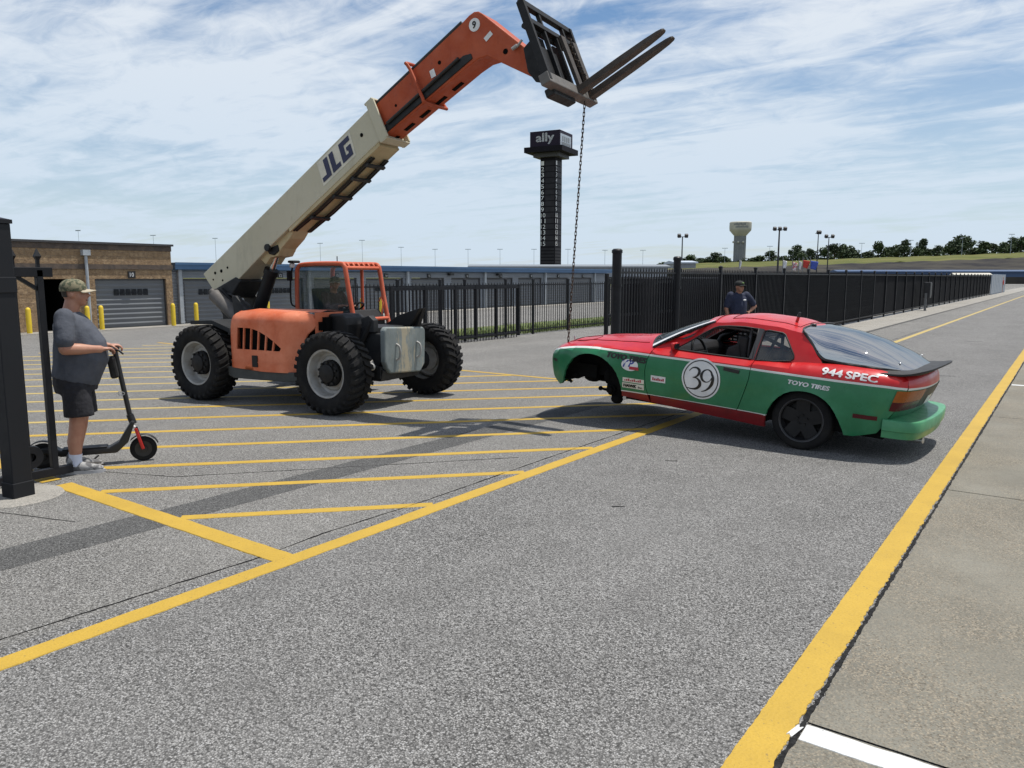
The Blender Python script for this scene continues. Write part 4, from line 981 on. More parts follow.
# nose, hood
SN = [-1 + i / 12 for i in range(25)]
def bulge(sv): return .155 * (1 - abs(sv) ** 2.3)
rows = []
for (fx_, fz) in FRONT + [(3.06, interp(ZT, 3.06))]:
    yy = side_y(fx_, fz); rows.append([(fx_ + bulge(sv) * (1 if fz > .3 else .8), yy * sv, fz + (.02 * (1 - sv * sv) if fz > .64 else 0)) for sv in SN])
mb = MB(); mb.grid(rows); mb.build('nose', 'livery', car, 40)
rows = []
for i in range(23):
    u = i / 22; xs = 3.06 + (1.715 - 3.06) * u; yt = top_y(xs); zt_ = interp(ZT, xs)
    k_ = (1 - u) ** .6 if u < 1 else 0; cr = .02 + .075 * u ** .7
    rows.append([(xs + bulge(sv) * k_ + .20 * u ** 4 * (1 - sv * sv), yt * sv, zt_ + cr * (1 - abs(sv) ** 2.2)) for sv in SN])
mb = MB(); mb.grid(rows); hood = mb.build('hood', 'livery', car, 40)
def hood_pt(u, sv, off=.004):
    xs = 3.06 + (1.715 - 3.06) * u; k_ = (1 - u) ** .6; cr = .02 + .075 * u ** .7
    return Vector((xs + bulge(sv) * k_ + .20 * u ** 4 * (1 - sv * sv), top_y(xs) * sv, interp(ZT, xs) + cr * (1 - abs(sv) ** 2.2) + off))
for sv in (.80, -.80):                      # hood shut lines
    mb = MB(); mb.tube([hood_pt(u / 20, sv * (1 - .12 * (1 - u / 20)), .001) for u in range(2, 20)], .0045, 5); mb.build('shut_line', 'car_under', hood)
for sv in (.52, -.52):                      # closed headlamp lids
    pts = [hood_pt(.16, sv - .2), hood_pt(.16, sv + .2), hood_pt(.36, sv + .2), hood_pt(.36, sv - .2)]
    mb = MB(); mb.tube([p - Vector((0, 0, .003)) for p in catmull(pts, 4, True)], .004, 5, closed=True); mb.build('headlamp_lid_seam', 'car_under', hood)
rl = random.Random(4)
u = .30
while u < .86:                              # unreadable row of dark red lettering along the hood
    w_ = rl.uniform(.012, .03)
    mb = MB(); mb.grid([[hood_pt(u, .12), hood_pt(u + w_, .12)], [hood_pt(u, .24), hood_pt(u + w_, .24)]]); mb.build('hood_lettering', 'sticker_red', hood); u += w_ + .010
mb = MB(); mb.tube([hood_pt(.06, .30, -.01), hood_pt(.055, .30, .05), hood_pt(.05, .30, .06)], .008, 6); mb.build('hood_pin', 'silver', hood)
# windscreen
rows = []
for i in range(9):
    t = i / 8; r_ = []
    for sv in SN:
        b = Vector((1.72 + .20 * (1 - sv * sv), .70 * sv, .835 + .09 * (1 - abs(sv) ** 2.2))); c = Vector((1.075 + .07 * (1 - sv * sv), .555 * sv, 1.178 + .052 * (1 - sv * sv)))
        p = b.lerp(c, t); p.z += .02 * math.sin(math.pi * t); r_.append(p)
    rows.append(r_)
mb = MB(); mb.grid(rows); ws = mb.build('windscreen', 'wind_glass', car, 60)
mb = MB(); mb.tube(rows[0], .014, 6); mb.tube([r_[0] for r_ in rows], .011, 6); mb.tube([r_[-1] for r_ in rows], .011, 6); mb.build('seal', 'car_rubber', ws, 60)
mb = MB(); mb.grid([[p + Vector((.004, 0, .006)) for p in rows[7]], [p + Vector((0, 0, .006)) for p in rows[8]]]); mb.build('sun_strip', 'car_red', ws)
mb = MB(); mb.grid([[r_[-1] + Vector((.012, .012, .012)) for r_ in rows], [r_[-2] + Vector((.012, .0, .012)) for r_ in rows]]); mb.build('edge_strip', 'sticker_white', ws)
for a, b in (((1.86, .30, .93), (1.66, .62, .93)), ((1.90, -.20, .94), (1.72, .15, .97))):
    mb = MB(); mb.tube([a, b], .008, 5); mb.build('wiper', 'car_black', car)
# roof
rows = []
for i in range(15):
    u = i / 14; xs = 1.075 + (.12 - 1.075) * u
    rows.append([(xs + .07 * (1 - sv * sv) * (1 - 2 * u if u < .5 else -(u - .5) * 1.2), .565 * sv, interp(ZE, xs) + (.055 + .02 * math.sin(math.pi * u)) * (1 - abs(sv) ** 2.1)) for sv in SN])
mb = MB(); mb.grid(rows); roof = mb.build('roof', 'car_red', car, 40)
def roof_pt(u, sv, off=.003):
    xs = 1.075 + (.12 - 1.075) * u
    return Vector((xs + .07 * (1 - sv * sv) * (1 - 2 * u if u < .5 else -(u - .5) * 1.2), .565 * sv, interp(ZE, xs) + (.055 + .02 * math.sin(math.pi * u)) * (1 - abs(sv) ** 2.1) + off))
mb = MB(); mb.grid([[Vector(p) - Vector((0, 0, .022)) for p in r_[1:-1]] for r_ in rows]); mb.build('headliner', 'interior_dark', car, 60)
lp = [roof_pt(.16 + .72 * i / 14, .72, .0) for i in range(15)] + [roof_pt(.88, .72 - 1.44 * i / 14, .0) for i in range(1, 15)] + [roof_pt(.88 - .72 * i / 14, -.72, .0) for i in range(1, 15)] + [roof_pt(.16, -.72 + 1.44 * i / 14, .0) for i in range(1, 14)]
mb = MB(); mb.tube(lp, .0045, 5, closed=True); mb.build('sunroof_seam', 'car_under', roof)
b = roof_pt(.78, .45, 0); mb = MB(); mb.tube([b, b + Vector((-.012, 0, .05))], .016, 8); an = mb.build('antenna', 'car_red', roof)
mb = MB(); mb.tube([b + Vector((-.012, 0, .05)), b + Vector((-.022, 0, .10))], [.02, .012], 8); mb.build('antenna_tip', 'car_black', an)
b = roof_pt(.93, .35, 0); mb = MB(); mb.ball(b + Vector((0, 0, .006)), (.035, .02, .016), 10, 6); mb.build('hinge', 'car_black', roof, 60)
# rear glass hatch
EDG = [(0, (.115, .562, 1.152)), (.12, (.03, .592, 1.06)), (.22, (-.04, .622, .968)), (.32, (-.11, .638, .918)), (.45, (-.28, .642, .903)), (.62, (-.48, .632, .897)), (.80, (-.68, .604, .89)), (.92, (-.81, .545, .882)), (1, (-.87, .46, .875))]
CEN = [(0, (.165, 0, 1.212)), (.2, (.0, 0, 1.206)), (.4, (-.22, 0, 1.178)), (.6, (-.46, 0, 1.115)), (.8, (-.70, 0, 1.018)), (1, (-.915, 0, .905))]
def vint(tab, u):
    for (a, va), (b, vb) in zip(tab, tab[1:]):
        if u <= b + 1e-9: return Vector(va).lerp(Vector(vb), (u - a) / (b - a))
    return Vector(tab[-1][1])
rows = []
for i in range(25):
    u = i / 24; e = vint(EDG, u); c_ = vint(CEN, u); r_ = []
    for sv in SN:
        th = abs(sv) * math.pi / 2; pw = .55 if u < .9 else .8
        q = math.cos(th) ** pw if abs(sv) < 1 else 0
        r_.append((e.x + (c_.x - e.x) * q, e.y * math.sin(th) ** .9 * (1 if sv > 0 else -1), e.z + (c_.z - e.z) * q))
    rows.append(r_)
mb = MB(); mb.grid(rows); rg_ = mb.build('rear_hatch_glass', 'rear_glass', car, 70)
for s in (0, -1):
    mb = MB(); mb.tube([Vector(r_[s]) + Vector((0, .004 * (1 if s else -1), 0)) for r_ in rows], .016, 6); mb.build('hatch_seal', 'car_rubber', rg_, 60)
mb = MB(); mb.tube([Vector(p) + Vector((.004, 0, .003)) for p in rows[0]], .010, 6); mb.build('hatch_seal', 'car_rubber', rg_, 60)
for q in (-1, 1): mb = MB(); mb.ball(Vector(rows[21][12 + 8 * q]) + Vector((0, 0, .006)), (.014, .014, .010), 8, 6); mb.build('hatch_stud', 'silver', rg_, 60)
# deck between glass and tail, tail panel
TAIL = [(-.775, .43), (-.80, .47), (-.84, .54), (-.87, .62), (-.90, .70), (-.912, .745), (-.905, .79), (-.89, .83), (-.84, .866)]
rows = []
for x_, z_ in TAIL:
    yy = side_y(x_, z_); rows.append([(x_ - .10 * (1 - abs(sv) ** 2.4), yy * sv, z_ + (.01 * (1 - sv * sv) if z_ > .8 else 0)) for sv in SN])
rows.append([(-.72, .60 * sv, .872) for sv in SN])
mb = MB(); mb.grid(rows); tail = mb.build('tail_panel', 'livery', car, 40)
def tail_pt(z_, sv, off):
    x_ = interl([(b, a) for a, b in TAIL], z_); return Vector((x_ - .10 * (1 - abs(sv) ** 2.4) - off, side_y(x_, z_) * sv, z_))
for s in (1, -1):
    for z0, z1, m_ in ((.615, .722, 'lens_orange'), (.53, .613, 'lens_red')):
        rr_ = []
        for z_ in (z0, (z0 + z1) / 2, z1):
            xe = interl([(b, a) for a, b in TAIL], z_); sidep = [side_fn(s, .008)(x_, z_) for x_ in (-.785 - (z_ - .53) * .25, xe + .02)]
            rr_.append(sidep + [tail_pt(z_, s * sv, .008) for sv in (.98, .9, .8, .7, .58, .46)])
        mb = MB(); mb.grid(rr_); mb.build('tail_lamp', m_, car, 50)
mb = MB(); mb.grid([[tail_pt(z_, .44 - .88 * i / 10, .006) for i in range(11)] for z_ in (.53, .60, .722)]); mb.build('reflector_panel', 'car_black', tail)
mb = MB(); mb.grid([[tail_pt(z_, .16 - .32 * i / 4, .012) for i in range(5)] for z_ in (.54, .63)]); mb.build('licence_plate', 'sticker_white', tail)
# rear bumper
hp_ = [(-.745, .772), (-.84, .760), (-.94, .728), (-1.015, .66), (-1.055, .48), (-1.075, .22)]
plan = catmull([(a, b, 0) for a, b in hp_] + [(-1.08, 0, 0)] + [(a, -b, 0) for a, b in hp_[::-1]], 4)
prof = [(.14, .275), (.03, .268), (.016, .272), (.004, .338), (-.010, .345), (-.012, .436), (-.006, .446), (.03, .450), (.06, .452)]
rows = []
for off, z_ in prof:
    r_ = []
    for i, p in enumerate(plan):
        d = (plan[min(i + 1, len(plan) - 1)] - plan[max(0, i - 1)]).normalized(); nrm = Vector((-d.y, d.x, 0))
        if nrm.dot(Vector((-.35, 0, 0)) - p) < 0: nrm = -nrm
        q = p + nrm * off; r_.append((q.x, q.y, z_))
    rows.append(r_)
rows.append([(-.78 - .10 * (1 - min(1, abs(q[1]) / .78) ** 2), q[1] * .93, .456) for q in rows[-1]])
mb = MB(); mb.grid(rows); bp = mb.build('rear_bumper', 'car_green', car, 35)
mb = MB(); mb.tube([(-.9, .35, .22), (-1.04, .38, .23)], .03, 10); mb.build('exhaust', 'silver', car, 50)
# spoiler
Pin = catmull([(-.26, .640, .892), (-.55, .620, .893), (-.75, .565, .893), (-.835, .40, .898), (-.865, .2, .908), (-.875, 0, .912)], 5)
Pout = catmull([(-.26, .672, .872), (-.58, .715, .866), (-.86, .705, .878), (-1.03, .58, .925), (-1.09, .28, .950), (-1.10, 0, .955)], 5)
rows = [[], [], [], [], [], []]
full = [(a, b) for a, b in zip(Pin, Pout)]; full = full + [(Vector((a.x, -a.y, a.z)), Vector((b.x, -b.y, b.z))) for a, b in full[-2::-1]]
for a, b in full:
    mid = a.lerp(b, .55); mid.z = min(a.z, b.z) + .004
    dn = Vector((0, 0, .045))
    for r_, p in zip(rows, (a, mid, b, b - Vector((0, 0, .016)), mid - dn, a - dn)): r_.append(p)
mb = MB(); mb.grid(rows); mb.build('spoiler', 'car_rubber', car, 45)
# underbody, engine bay, suspension
mb = MB(); mb.span((-.75, -.70, .24), (.40, .70, .40)); mb.span((.40, -.72, .20), (2.02, .72, .33)); mb.span((-.8, -.45, .24), (-.5, .45, .45)); mb.build('floor_pan', 'car_under', car)
mb = MB(); mb.span((1.98, -.60, .40), (2.90, .56, .70)); mb.span((1.86, -.72, .25), (2.02, .72, .80)); mb.span((2.35, -.45, .30), (2.75, .42, .42)); mb.span((2.86, -.6, .30), (3.06, .6, .62)); mb.build('engine_bay', 'car_under', car)
for s in (1, -1):
    mb = MB(); mb.grid([[(a, s * y_, b + .012) for a, b in FA[1:-3]] for y_ in (.50, .65, interp(WT, 2.4) - .05)]); mb.span((2.02, s * .50, .30), (2.12, s * .76, .66)); mb.build('wheel_liner', 'car_under', car)
mb = MB(); mb.span((2.50, .30, .36), (2.88, .62, .52)); mb.ball((2.62, .5, .36), (.12, .1, .07), 9, 6); mb.ball((2.80, .58, .36), (.06, .08, .05), 9, 6); mb.build('cooling_duct', 'car_under', car)
mb = MB(); mb.span((2.10, .50, .20), (2.28, .70, .60)); mb.ball((2.16, .68, .17), (.08, .06, .06), 9, 6); mb.ball((2.30, .66, .42), (.06, .06, .10), 9, 6); mb.build('upright', 'car_under', car, bevel=.03)
mb = MB(); mb.span((2.2, .56, .36), (2.32, .66, .62)); mb.tube([(2.28, .60, .60), (2.26, .68, .30)], .045, 8); mb.build('strut', 'car_under', car)
mb = MB(); mb.lathe([(0, .70), (.06, .70), (.06, .74), (.04, .74), (.04, .78), (0, .78)], 12, (2.22, 0, .28), 'y'); mb.ball((2.20, .66, .30), (.07, .05, .09), 8, 6); mb.ball((2.15, .64, .22), (.05, .05, .05), 8, 6); mb.build('hub', 'car_under', car)
mb = MB(); mb.beam((2.22, .66, .22), (2.05, .30, .25), .05, .035); mb.beam((2.22, .66, .20), (2.40, .35, .24), .05, .035); mb.beam((2.22, .68, .25), (2.36, .72, .27), .025, .025); mb.build('control_arm', 'car_under', car)
mb = MB(); mb.ball((2.37, .72, .27), .028, 8, 6); mb.build('tie_rod_end', 'car_under', car)
mb = MB(); mb.tube([(2.95, .55, .27), (2.90, .62, .30), (2.86, .60, .26)], .02, 6); mb.build('tow_bracket', 'car_under', car)
for s in (1, -1):                           # rear wheel wells
    mb = MB(); mb.span((-.46, s * .44, .22), (.40, s * .48, .66)); mb.span((-.46, s * .46, .64), (.40, s * .74, .66)); mb.build('wheel_well', 'car_under', car)
# wheels
def car_wheel():
    w = bpy.data.objects.new('wheel', None); C.objects.link(w); w.parent = car
    mb = MB(); mb.lathe([(.205, -.10), (.225, -.108), (.27, -.108), (.292, -.098), (.301, -.08), (.303, 0), (.301, .08), (.292, .098), (.27, .108), (.225, .108), (.205, .10)], 40, axis='y'); mb.build('tyre', 'tyre', w, 40)
    mb = MB(); mb.lathe([(.205, -.10), (.222, .104), (.214, .110), (.203, .104), (.198, .07), (.185, .045)], 40, axis='y'); rim = mb.build('rim', 'car_black', w, 40)
    mb = MB(); mb.lathe([(.223, .1085), (.2185, .1125), (.2145, .1105)], 40, axis='y'); mb.build('rim_edge', 'cage_steel', rim, 60)
    mb = MB(); mb.lathe([(0, .055), (.055, .055), (.065, .04), (.19, .02), (.19, -.05)], 30, axis='y')
    for i in range(5):
        a = 2 * math.pi * i / 5 + .3; d = Vector((math.cos(a), 0, math.sin(a))); mb.beam(d * .04 + Vector((0, .045, 0)), d * .198 + Vector((0, .058, 0)), .135, .03, (0, 1, 0))
    mb.build('spokes', 'hub_black', rim, 35)
    for i in range(5):
        a = 2 * math.pi * i / 5 + .3; mb = MB(); mb.lathe([(0, .075), (.010, .075), (.012, .05)], 6, (math.cos(a) * .05, 0, math.sin(a) * .05), 'y'); mb.build('lug_nut', 'hub_black', rim)
    return w
w0 = car_wheel(); w0.location = (0, .665, .303)
for loc, rz in (((0, -.665, .303), math.pi), ((2.40, -.66, .25), math.pi)):
    w1 = copy_tree(w0, car); w1.location = loc; w1.rotation_euler = (0, 0, rz)
# interior
mb = MB(); mb.tube(catmull([(.72, .50, .33), (.70, .52, .9), (.70, .47, 1.10), (.70, .38, 1.15), (.70, -.38, 1.15), (.70, -.47, 1.10), (.70, -.52, .9), (.72, -.50, .33)], 4), .02, 8)
for s in (1, -1): mb.tube(catmull([(.70, s * .46, 1.11), (1.05, s * .50, 1.12), (1.35, s * .58, .98), (1.52, s * .60, .85), (1.55, s * .60, .35)], 4), .02, 8); mb.tube([(.70, s * .46, 1.11), (-.25, s * .45, .75)], .02, 8)
mb.tube([(.70, .45, .45), (.70, -.45, 1.08)], .018, 8); mb.tube([(.70, .52, .62), (1.53, .60, .62)], .02, 8); mb.tube([(.70, .52, .80), (1.53, .60, .50)], .02, 8); mb.build('roll_cage', 'cage_steel', car, 60)
mb = MB(); mb.prism([(.78, .36), (1.22, .36), (1.24, .50), (1.20, .54), (.92, .50), (.80, 1.05), (.70, 1.05), (.70, .45)], .12, .58); mb.prism([(.72, .70), (.95, .72), (.90, .92), (.78, .98)], .10, .16); mb.prism([(.72, .70), (.95, .72), (.90, .92), (.78, .98)], .54, .60); mb.build('seat', 'seat_black', car, bevel=.02)
mb = MB(); mb.prism([(1.45, .55), (1.85, .55), (1.85, .84), (1.52, .86), (1.45, .80)], -.66, .66); mb.build('dashboard', 'dash_grey', car, bevel=.02)
mb = MB(); ring = [Vector((1.32 + .06 * math.sin(a), .36 + .17 * math.cos(a), .80 + .16 * math.sin(a))) for a in [2 * math.pi * i / 20 for i in range(20)]]; mb.tube(ring, .016, 6, closed=True); mb.tube([ring[0], ring[10]], .012, 6); mb.tube([(1.32, .36, .80), (1.5, .36, .74)], .02, 6); mb.build('steering_wheel', 'car_black', car, 60)
mb = MB(); mb.box((1.15, -.05, 1.10), (.04, .28, .07)); mb.build('inner_mirror', 'silver', car, bevel=.01)
net = MB()
for i in range(7): z = .86 + i * .042; net.beam((1.46, -.66 + .10 * i / 6, z), (1.0, -.66 + .10 * i / 6, z), .006, .022, (0, 0, 1))
for i in range(7): x_ = 1.02 + i * .068; net.beam((x_, -.665, .85), (x_, -.565, 1.13), .022, .006, (0, 1, 0))
net.build('window_net', 'net_black', car)
mb = MB(); mb.span((-.5, -.55, .62), (.55, .55, .64)); mb.build('rear_shelf', 'seat_black', car)
for s in (1, -1): mb = MB(); mb.span((.56, s * .68, .32), (1.72, s * .69, .80)); mb.span((.45, s * .58, .32), (.56, s * .70, .80)); mb.build('door_card', 'seat_black', car)
# lettering and stickers on the near side
def side_text(body, x_, z_, w, h, m_, slope=0.0, shear=0.0, bold=0.0, name='lettering', s=1, spacing=1.0):
    f = side_fn(s, .0055); return text(name, body, m_, car, (lambda a, b: f(x_ - a * s, z_ + b + slope * a)), w, h, shear, bold, spacing)
def side_patch(x0, x1, z0, z1, m_, slope=0.0, name='sticker', off=.004, s=1):
    f = side_fn(s, off); n = 8; mb = MB(); mb.grid([[f(x0 + (x1 - x0) * i / n, z_ + slope * abs(x0 - x0 + (x1 - x0) * i / n)) for i in range(n + 1)] for z_ in (z0, (z0 + z1) / 2, z1)]); return mb.build(name, m_, car, 60)
for s in (1, -1):
    cx, cz, rad = 1.075, .575, .222
    for r0, r1, m_, off in ((0, rad, 'sticker_white', .004), (rad * .865, rad * .915, 'sticker_black', .0065)):
        mb = MB(); f = side_fn(s, off); rws = []
        for q in range(7): rr_ = r0 + (r1 - r0) * q / 6; rws.append([f(cx + rr_ * math.cos(a), cz + rr_ * math.sin(a)) for a in [2 * math.pi * i / 48 for i in range(49)]])
        mb.grid(rws); mb.build('number_roundel', m_, car, 60)
    f = side_fn(s, .0068)
    def glyph(pts, ws, ox, sc=.115):
        P2 = catmull([(a, b, 0) for a, b in pts], 5); n = len(P2); w2 = [interl([(i * 5, w) for i, w in enumerate(ws)], q) for q in range(n)]
        st = stroke([(p.x, p.y) for p in P2], w2); mb = MB(); mb.grid([[f(cx - s * (ox + a[0] * sc), cz + a[1] * sc) for a in pr] for pr in st]); mb.build('numeral', 'sticker_black', car)
    glyph([(-.62, .62), (-.35, .92), (.05, 1.0), (.36, .82), (.38, .50), (.15, .18), (-.22, .05)], [.06, .10, .16, .26, .27, .14, .05], -.068)
    glyph([(-.22, .05), (.18, .02), (.50, -.25), (.52, -.62), (.20, -.95), (-.28, -1.05), (-.80, -.98)], [.05, .12, .27, .30, .22, .12, .05], -.068)
    glyph([(.50, .45), (.30, .82), (-.05, .95), (-.42, .75), (-.58, .35), (-.45, -.05), (-.10, -.22), (.25, -.08), (.48, .25)], [.22, .16, .09, .17, .27, .22, .10, .06, .12], .072)
    glyph([(.44, .62), (.58, .25), (.52, -.25), (.28, -.68), (-.08, -1.0), (-.5, -1.18)], [.14, .27, .30, .23, .13, .05], .072)
    if s < 0: continue
    side_text('TOYO TIRES', 2.24, .672, .50, .060, 'sticker_black', -.035, .25, .008, spacing=.95)
    side_text('TOYO TIRES', .14, .665, .40, .040, 'sticker_white', -.035, .2, .004)
    side_text('944', -.16, .800, .19, .062, 'sticker_white', -.03, 0, .005); side_text('SPEC', -.385, .793, .275, .062, 'sticker_white', -.03, 0, .005)
    # round fuel emblem
    f2 = side_fn(1, .005); mb = MB(); mb.grid([[f2(1.94 + rr_ * .105 * math.cos(a), .615 + rr_ * .068 * math.sin(a)) for a in [2 * math.pi * i / 28 for i in range(29)]] for rr_ in (0, .5, 1)]); mb.build('sticker', 'sticker_white', car)
    mb = MB(); f2 = side_fn(1, .0065); mb.grid([[f2(1.92 - (.0 + t_) * .11, z_) for t_ in (-.2, .2, .6, .85)] for z_ in (.565, .600)]); mb.build('sticker', 'sticker_red', car)
    side_text('V', 2.03, .585, .075, .085, 'sticker_blue', 0, .3, .006); side_text('P', 1.955, .595, .062, .075, 'sticker_blue', 0, .3, .006)
    side_patch(2.02, 1.755, .415, .465, 'sticker_cream', .0); [side_patch(2.0 - .024 * i, 2.0 - .024 * i - .017, .428, .428 + .014 + .008 * (i % 3), 'sticker_red', 0, 'faded_lettering', .006) for i in range(9)]
    side_patch(2.025, 1.755, .345, .405, 'sticker_cream', .0); side_text('HAWK', 2.01, .357, .16, .034, 'sticker_black', 0, .2, .005); side_text('Inc.', 1.83, .357, .06, .022, 'sticker_black', 0, .2, .002)
    side_patch(1.67, 1.49, .465, .535, 'sticker_white'); [side_patch(1.65 - .021 * i, 1.65 - .021 * i - .016, .482, .482 + .022 + .010 * ((i * 5) % 3 == 0), 'sticker_red', 0, 'faded_lettering', .006) for i in range(7)]
# ------------------------------------------------------------------ the telehandler
TH = thing('telehandler', 'orange and cream telescopic handler with raised boom and pallet forks', 'telehandler', (-7.58, 7.47, 0), (0, 0, R(6)))
TM = Matrix.Translation((-7.58, 7.47, 0)) @ Matrix.Rotation(R(6), 4, 'Z')
def tele_pt(p): return TM @ Vector(p)
# wheels
TR, TW = .525, .37
def tele_wheel():
    w = bpy.data.objects.new('wheel', None); C.objects.link(w); w.parent = TH
    mb = MB(); h = TW / 2
    mb.lathe([(.29, -h * .70), (.32, -h * .9), (.40, -h), (.46, -h * .97), (.487, -h * .85), (.497, -h * .5), (.50, 0), (.497, h * .5), (.487, h * .85), (.46, h * .97), (.40, h), (.32, h * .9), (.29, h * .70)], 48, axis='y')
    ty = mb.build('tyre', 'tyre', w, 40)
    lg = MB(); n = 30
    for i in range(n):
        for s in (-1, 1):
            a0 = 2 * math.pi * (i + (.5 if s > 0 else 0)) / n
            P_ = []
            for y_, da, r0, r1 in ((s * .012, .0, .49, TR), (s * h * .55, .08, .488, TR), (s * h * .93, .125, .474, TR - .010), (s * h * .985, .13, .44, .478)):
                for rr_ in (r0, r1):
                    for dd in (-.058, .058):
                        a = a0 + da + dd * (1.0 if rr_ == r0 else .82); P_.append((math.cos(a) * rr_, y_ + (s * .010 if rr_ == r1 and abs(y_) > h * .95 else 0), math.sin(a) * rr_))
            fs = []
            for q in range(3):
                a, b = q * 4, q * 4 + 4
                fs += [(a + 2, a + 3, b + 3, b + 2), (a, a + 2, b + 2, b), (a + 1, b + 1, b + 3, a + 3)]
            fs += [(0, 1, 3, 2), (12, 14, 15, 13)]
            lg.add(P_, fs)
    lg.build('tread_lugs', 'tyre', ty)
    mb = MB(); mb.lathe([(.29, -h * .72), (.30, h * .74), (.315, h * .80), (.305, h * .84), (.285, h * .78), (.272, h * .5), (.262, h * .1), (.245, h * .0)], 40, axis='y'); rim = mb.build('rim', 'rim_grey', w, 35)
    mb = MB(); mb.lathe([(.262, h * .12), (.23, h * .06), (.21, h * .16), (.17, h * .18), (.165, h * .0), (0, 0)], 36, axis='y'); mb.build('disc', 'rim_grey', rim, 35)
    mb = MB(); mb.lathe([(.165, 0), (.165, h * .45), (.15, h * .55), (.12, h * .58), (.115, h * .72), (.09, h * .78), (0, h * .80)], 28, axis='y'); hub = mb.build('hub', 'hub_black', w, 30)
    for i in range(10):
        a = 2 * math.pi * i / 10; mb = MB(); mb.lathe([(0, h * .68), (.017, h * .68), (.019, h * .4)], 6, (math.cos(a) * .142, 0, math.sin(a) * .142), 'y'); mb.build('wheel_bolt', 'hub_black', hub)
    return w
w0 = tele_wheel(); w0.location = (0, -1.0, TR); w0.rotation_euler = (0, .3, math.pi)
for loc, rz in (((-2.42, -1.0, TR), math.pi), ((0, 1.0, TR), 0), ((-2.42, 1.0, TR), 0)):
    w1 = copy_tree(w0, TH); w1.location = loc; w1.rotation_euler = (0, rnd.uniform(0, 1), rz)
# axles and chassis
for x_ in (0, -2.42):
    mb = MB(); mb.tube([(x_, -.84, TR), (x_, -.5, TR), (x_, -.25, TR), (x_, .25, TR), (x_, .5, TR), (x_, .84, TR)], [.15, .11, .13, .13, .11, .15], 14); mb.ball((x_, 0, TR), (.24, .22, .22), 14, 10); mb.build('axle', 'frame_grey', TH, 40)
mb = MB(); mb.prism([(-3.0, .55), (-2.7, .42), (-.4, .42), (.15, .48), (.24, .62), (.24, .98), (-.1, 1.0), (-.5, .86), (-2.2, .86), (-2.9, .95)], -.36, .36); mb.build('chassis', 'frame_grey', TH, bevel=.015)
for s in (-1, 1):
    mb = MB(); mb.prism([(-2.90, .62), (-2.10, .62), (-2.28, 1.02), (-2.70, 1.40), (-2.88, 1.56), (-3.02, 1.54), (-3.04, 1.42), (-2.86, 1.15)], s * .27 - .025, s * .27 + .025); mb.build('boom_tower', 'frame_grey', TH, bevel=.01)
mb = MB(); mb.span((-2.0, -.84, .36), (-.55, -.34, .50)); mb.build('tank_tray', 'frame_grey', TH)
# fender plate behind the hood
mb = MB(); mb.prism([(-2.75, 1.10), (-2.30, 1.12), (-1.95, 1.02), (-1.93, .95), (-2.30, 1.06), (-2.75, 1.05)], -.95, -.45); mb.build('rear_guard', 'frame_grey', TH)
mb = MB(); mb.prism([(-2.30, .50), (-1.86, .50), (-1.86, 1.16), (-2.05, 1.22), (-2.32, 1.45), (-2.40, 1.45)], -.50, -.42); mb.build('rear_bulkhead', 'frame_grey', TH, bevel=.01)
# engine hood: side wall with real slots, roof, taper towards the front wheel
YO = -1.06
def hood_y(x_, z_):
    y = YO
    if x_ > -.80: y += (x_ + .80) * .55 if x_ < -.35 else .2475
    z0 = 1.12
    if z_ > z0: t = (z_ - z0) / .15; y += .15 * (1 - math.sqrt(max(0, 1 - min(1, t) ** 2)))
    if x_ < -1.72: t = (-1.72 - x_) / .15; y += .10 * (1 - math.sqrt(max(0, 1 - min(1, t) ** 2)))
    return y
hf = lambda a, b: Vector((a, hood_y(a, b), b))
outer = [(-1.87, .50), (-1.84, .80), (-1.80, 1.05), (-1.75, 1.20), (-1.69, 1.265), (-1.3, 1.27), (-.8, 1.27), (-.62, 1.265), (-.48, 1.235), (-.44, 1.17), (-.43, 1.08), (-.45, 1.05), (-.52, .98), (-.56, .90), (-.58, .70), (-.58, .48), (-1.2, .47)]
slots = []
arch_top = lambda x_: 1.045 - .26 * max(0, (x_ + 1.45) / .62) ** 1.7
for i in range(6):
    x0 = -1.655 + i * .138; x1 = x0 + .116; lean = .030
    if i == 5: x1 = x0 + .12
    z0 = .755
    slots.append([(x0 - lean, z0), (x1 - lean, z0), (x1 + .0, arch_top(x1)), (x0 + .0, arch_top(x0))])
mb = MB(); skin_panel(mb, outer, slots, hf, Vector((0, .022, 0)), .05); hd = mb.build('engine_hood', 'orange_hood', TH, 35)
mb = MB(); pts = [(-1.75, YO + .16), (-.26, YO + .36)]
xs = [-1.70 + i * .104 for i in range(13)]
mb.grid([[(x_, hood_y(x_, 1.27), 1.268 if -1.62 < x_ < -.6 else 1.262), (x_, -.60, 1.285), (x_, -.32, 1.275)] for x_ in xs]); mb.build('hood_top', 'orange_hood', hd, 50)
mb = MB(); mb.grid([[(-.445, -.84, z_), (-.43, -.55, z_), (-.43, -.32, z_)] for z_ in (.95, 1.1, 1.2, 1.262)]); mb.build('hood_front', 'orange_hood', hd)
mb = MB(); mb.grid([[(-1.86 + (1.26 - .5) * 0 + (z_ - .5) * .16, YO + .12, z_), (-1.80 + (z_ - .5) * .16, -.35, z_)] for z_ in (.5, .8, 1.1, 1.26)]); mb.build('hood_rear', 'orange_hood', hd)
mb = MB(); mb.span((-1.72, YO + .10, .70), (-.85, YO + .30, 1.08)); mb.build('radiator', 'interior_dark', hd)
mb = MB(); mb.span((-1.78, YO + .18, .50), (-.62, -.34, .70)); mb.span((-1.7, YO + .35, .6), (-.35, -.34, 1.2)); mb.build('engine_block', 'interior_dark', hd)
mb = MB(); mb.span((-.52, -.78, 1.03), (-.415, -.52, 1.14)); mb.build('hood_vent', 'interior_dark', hd)
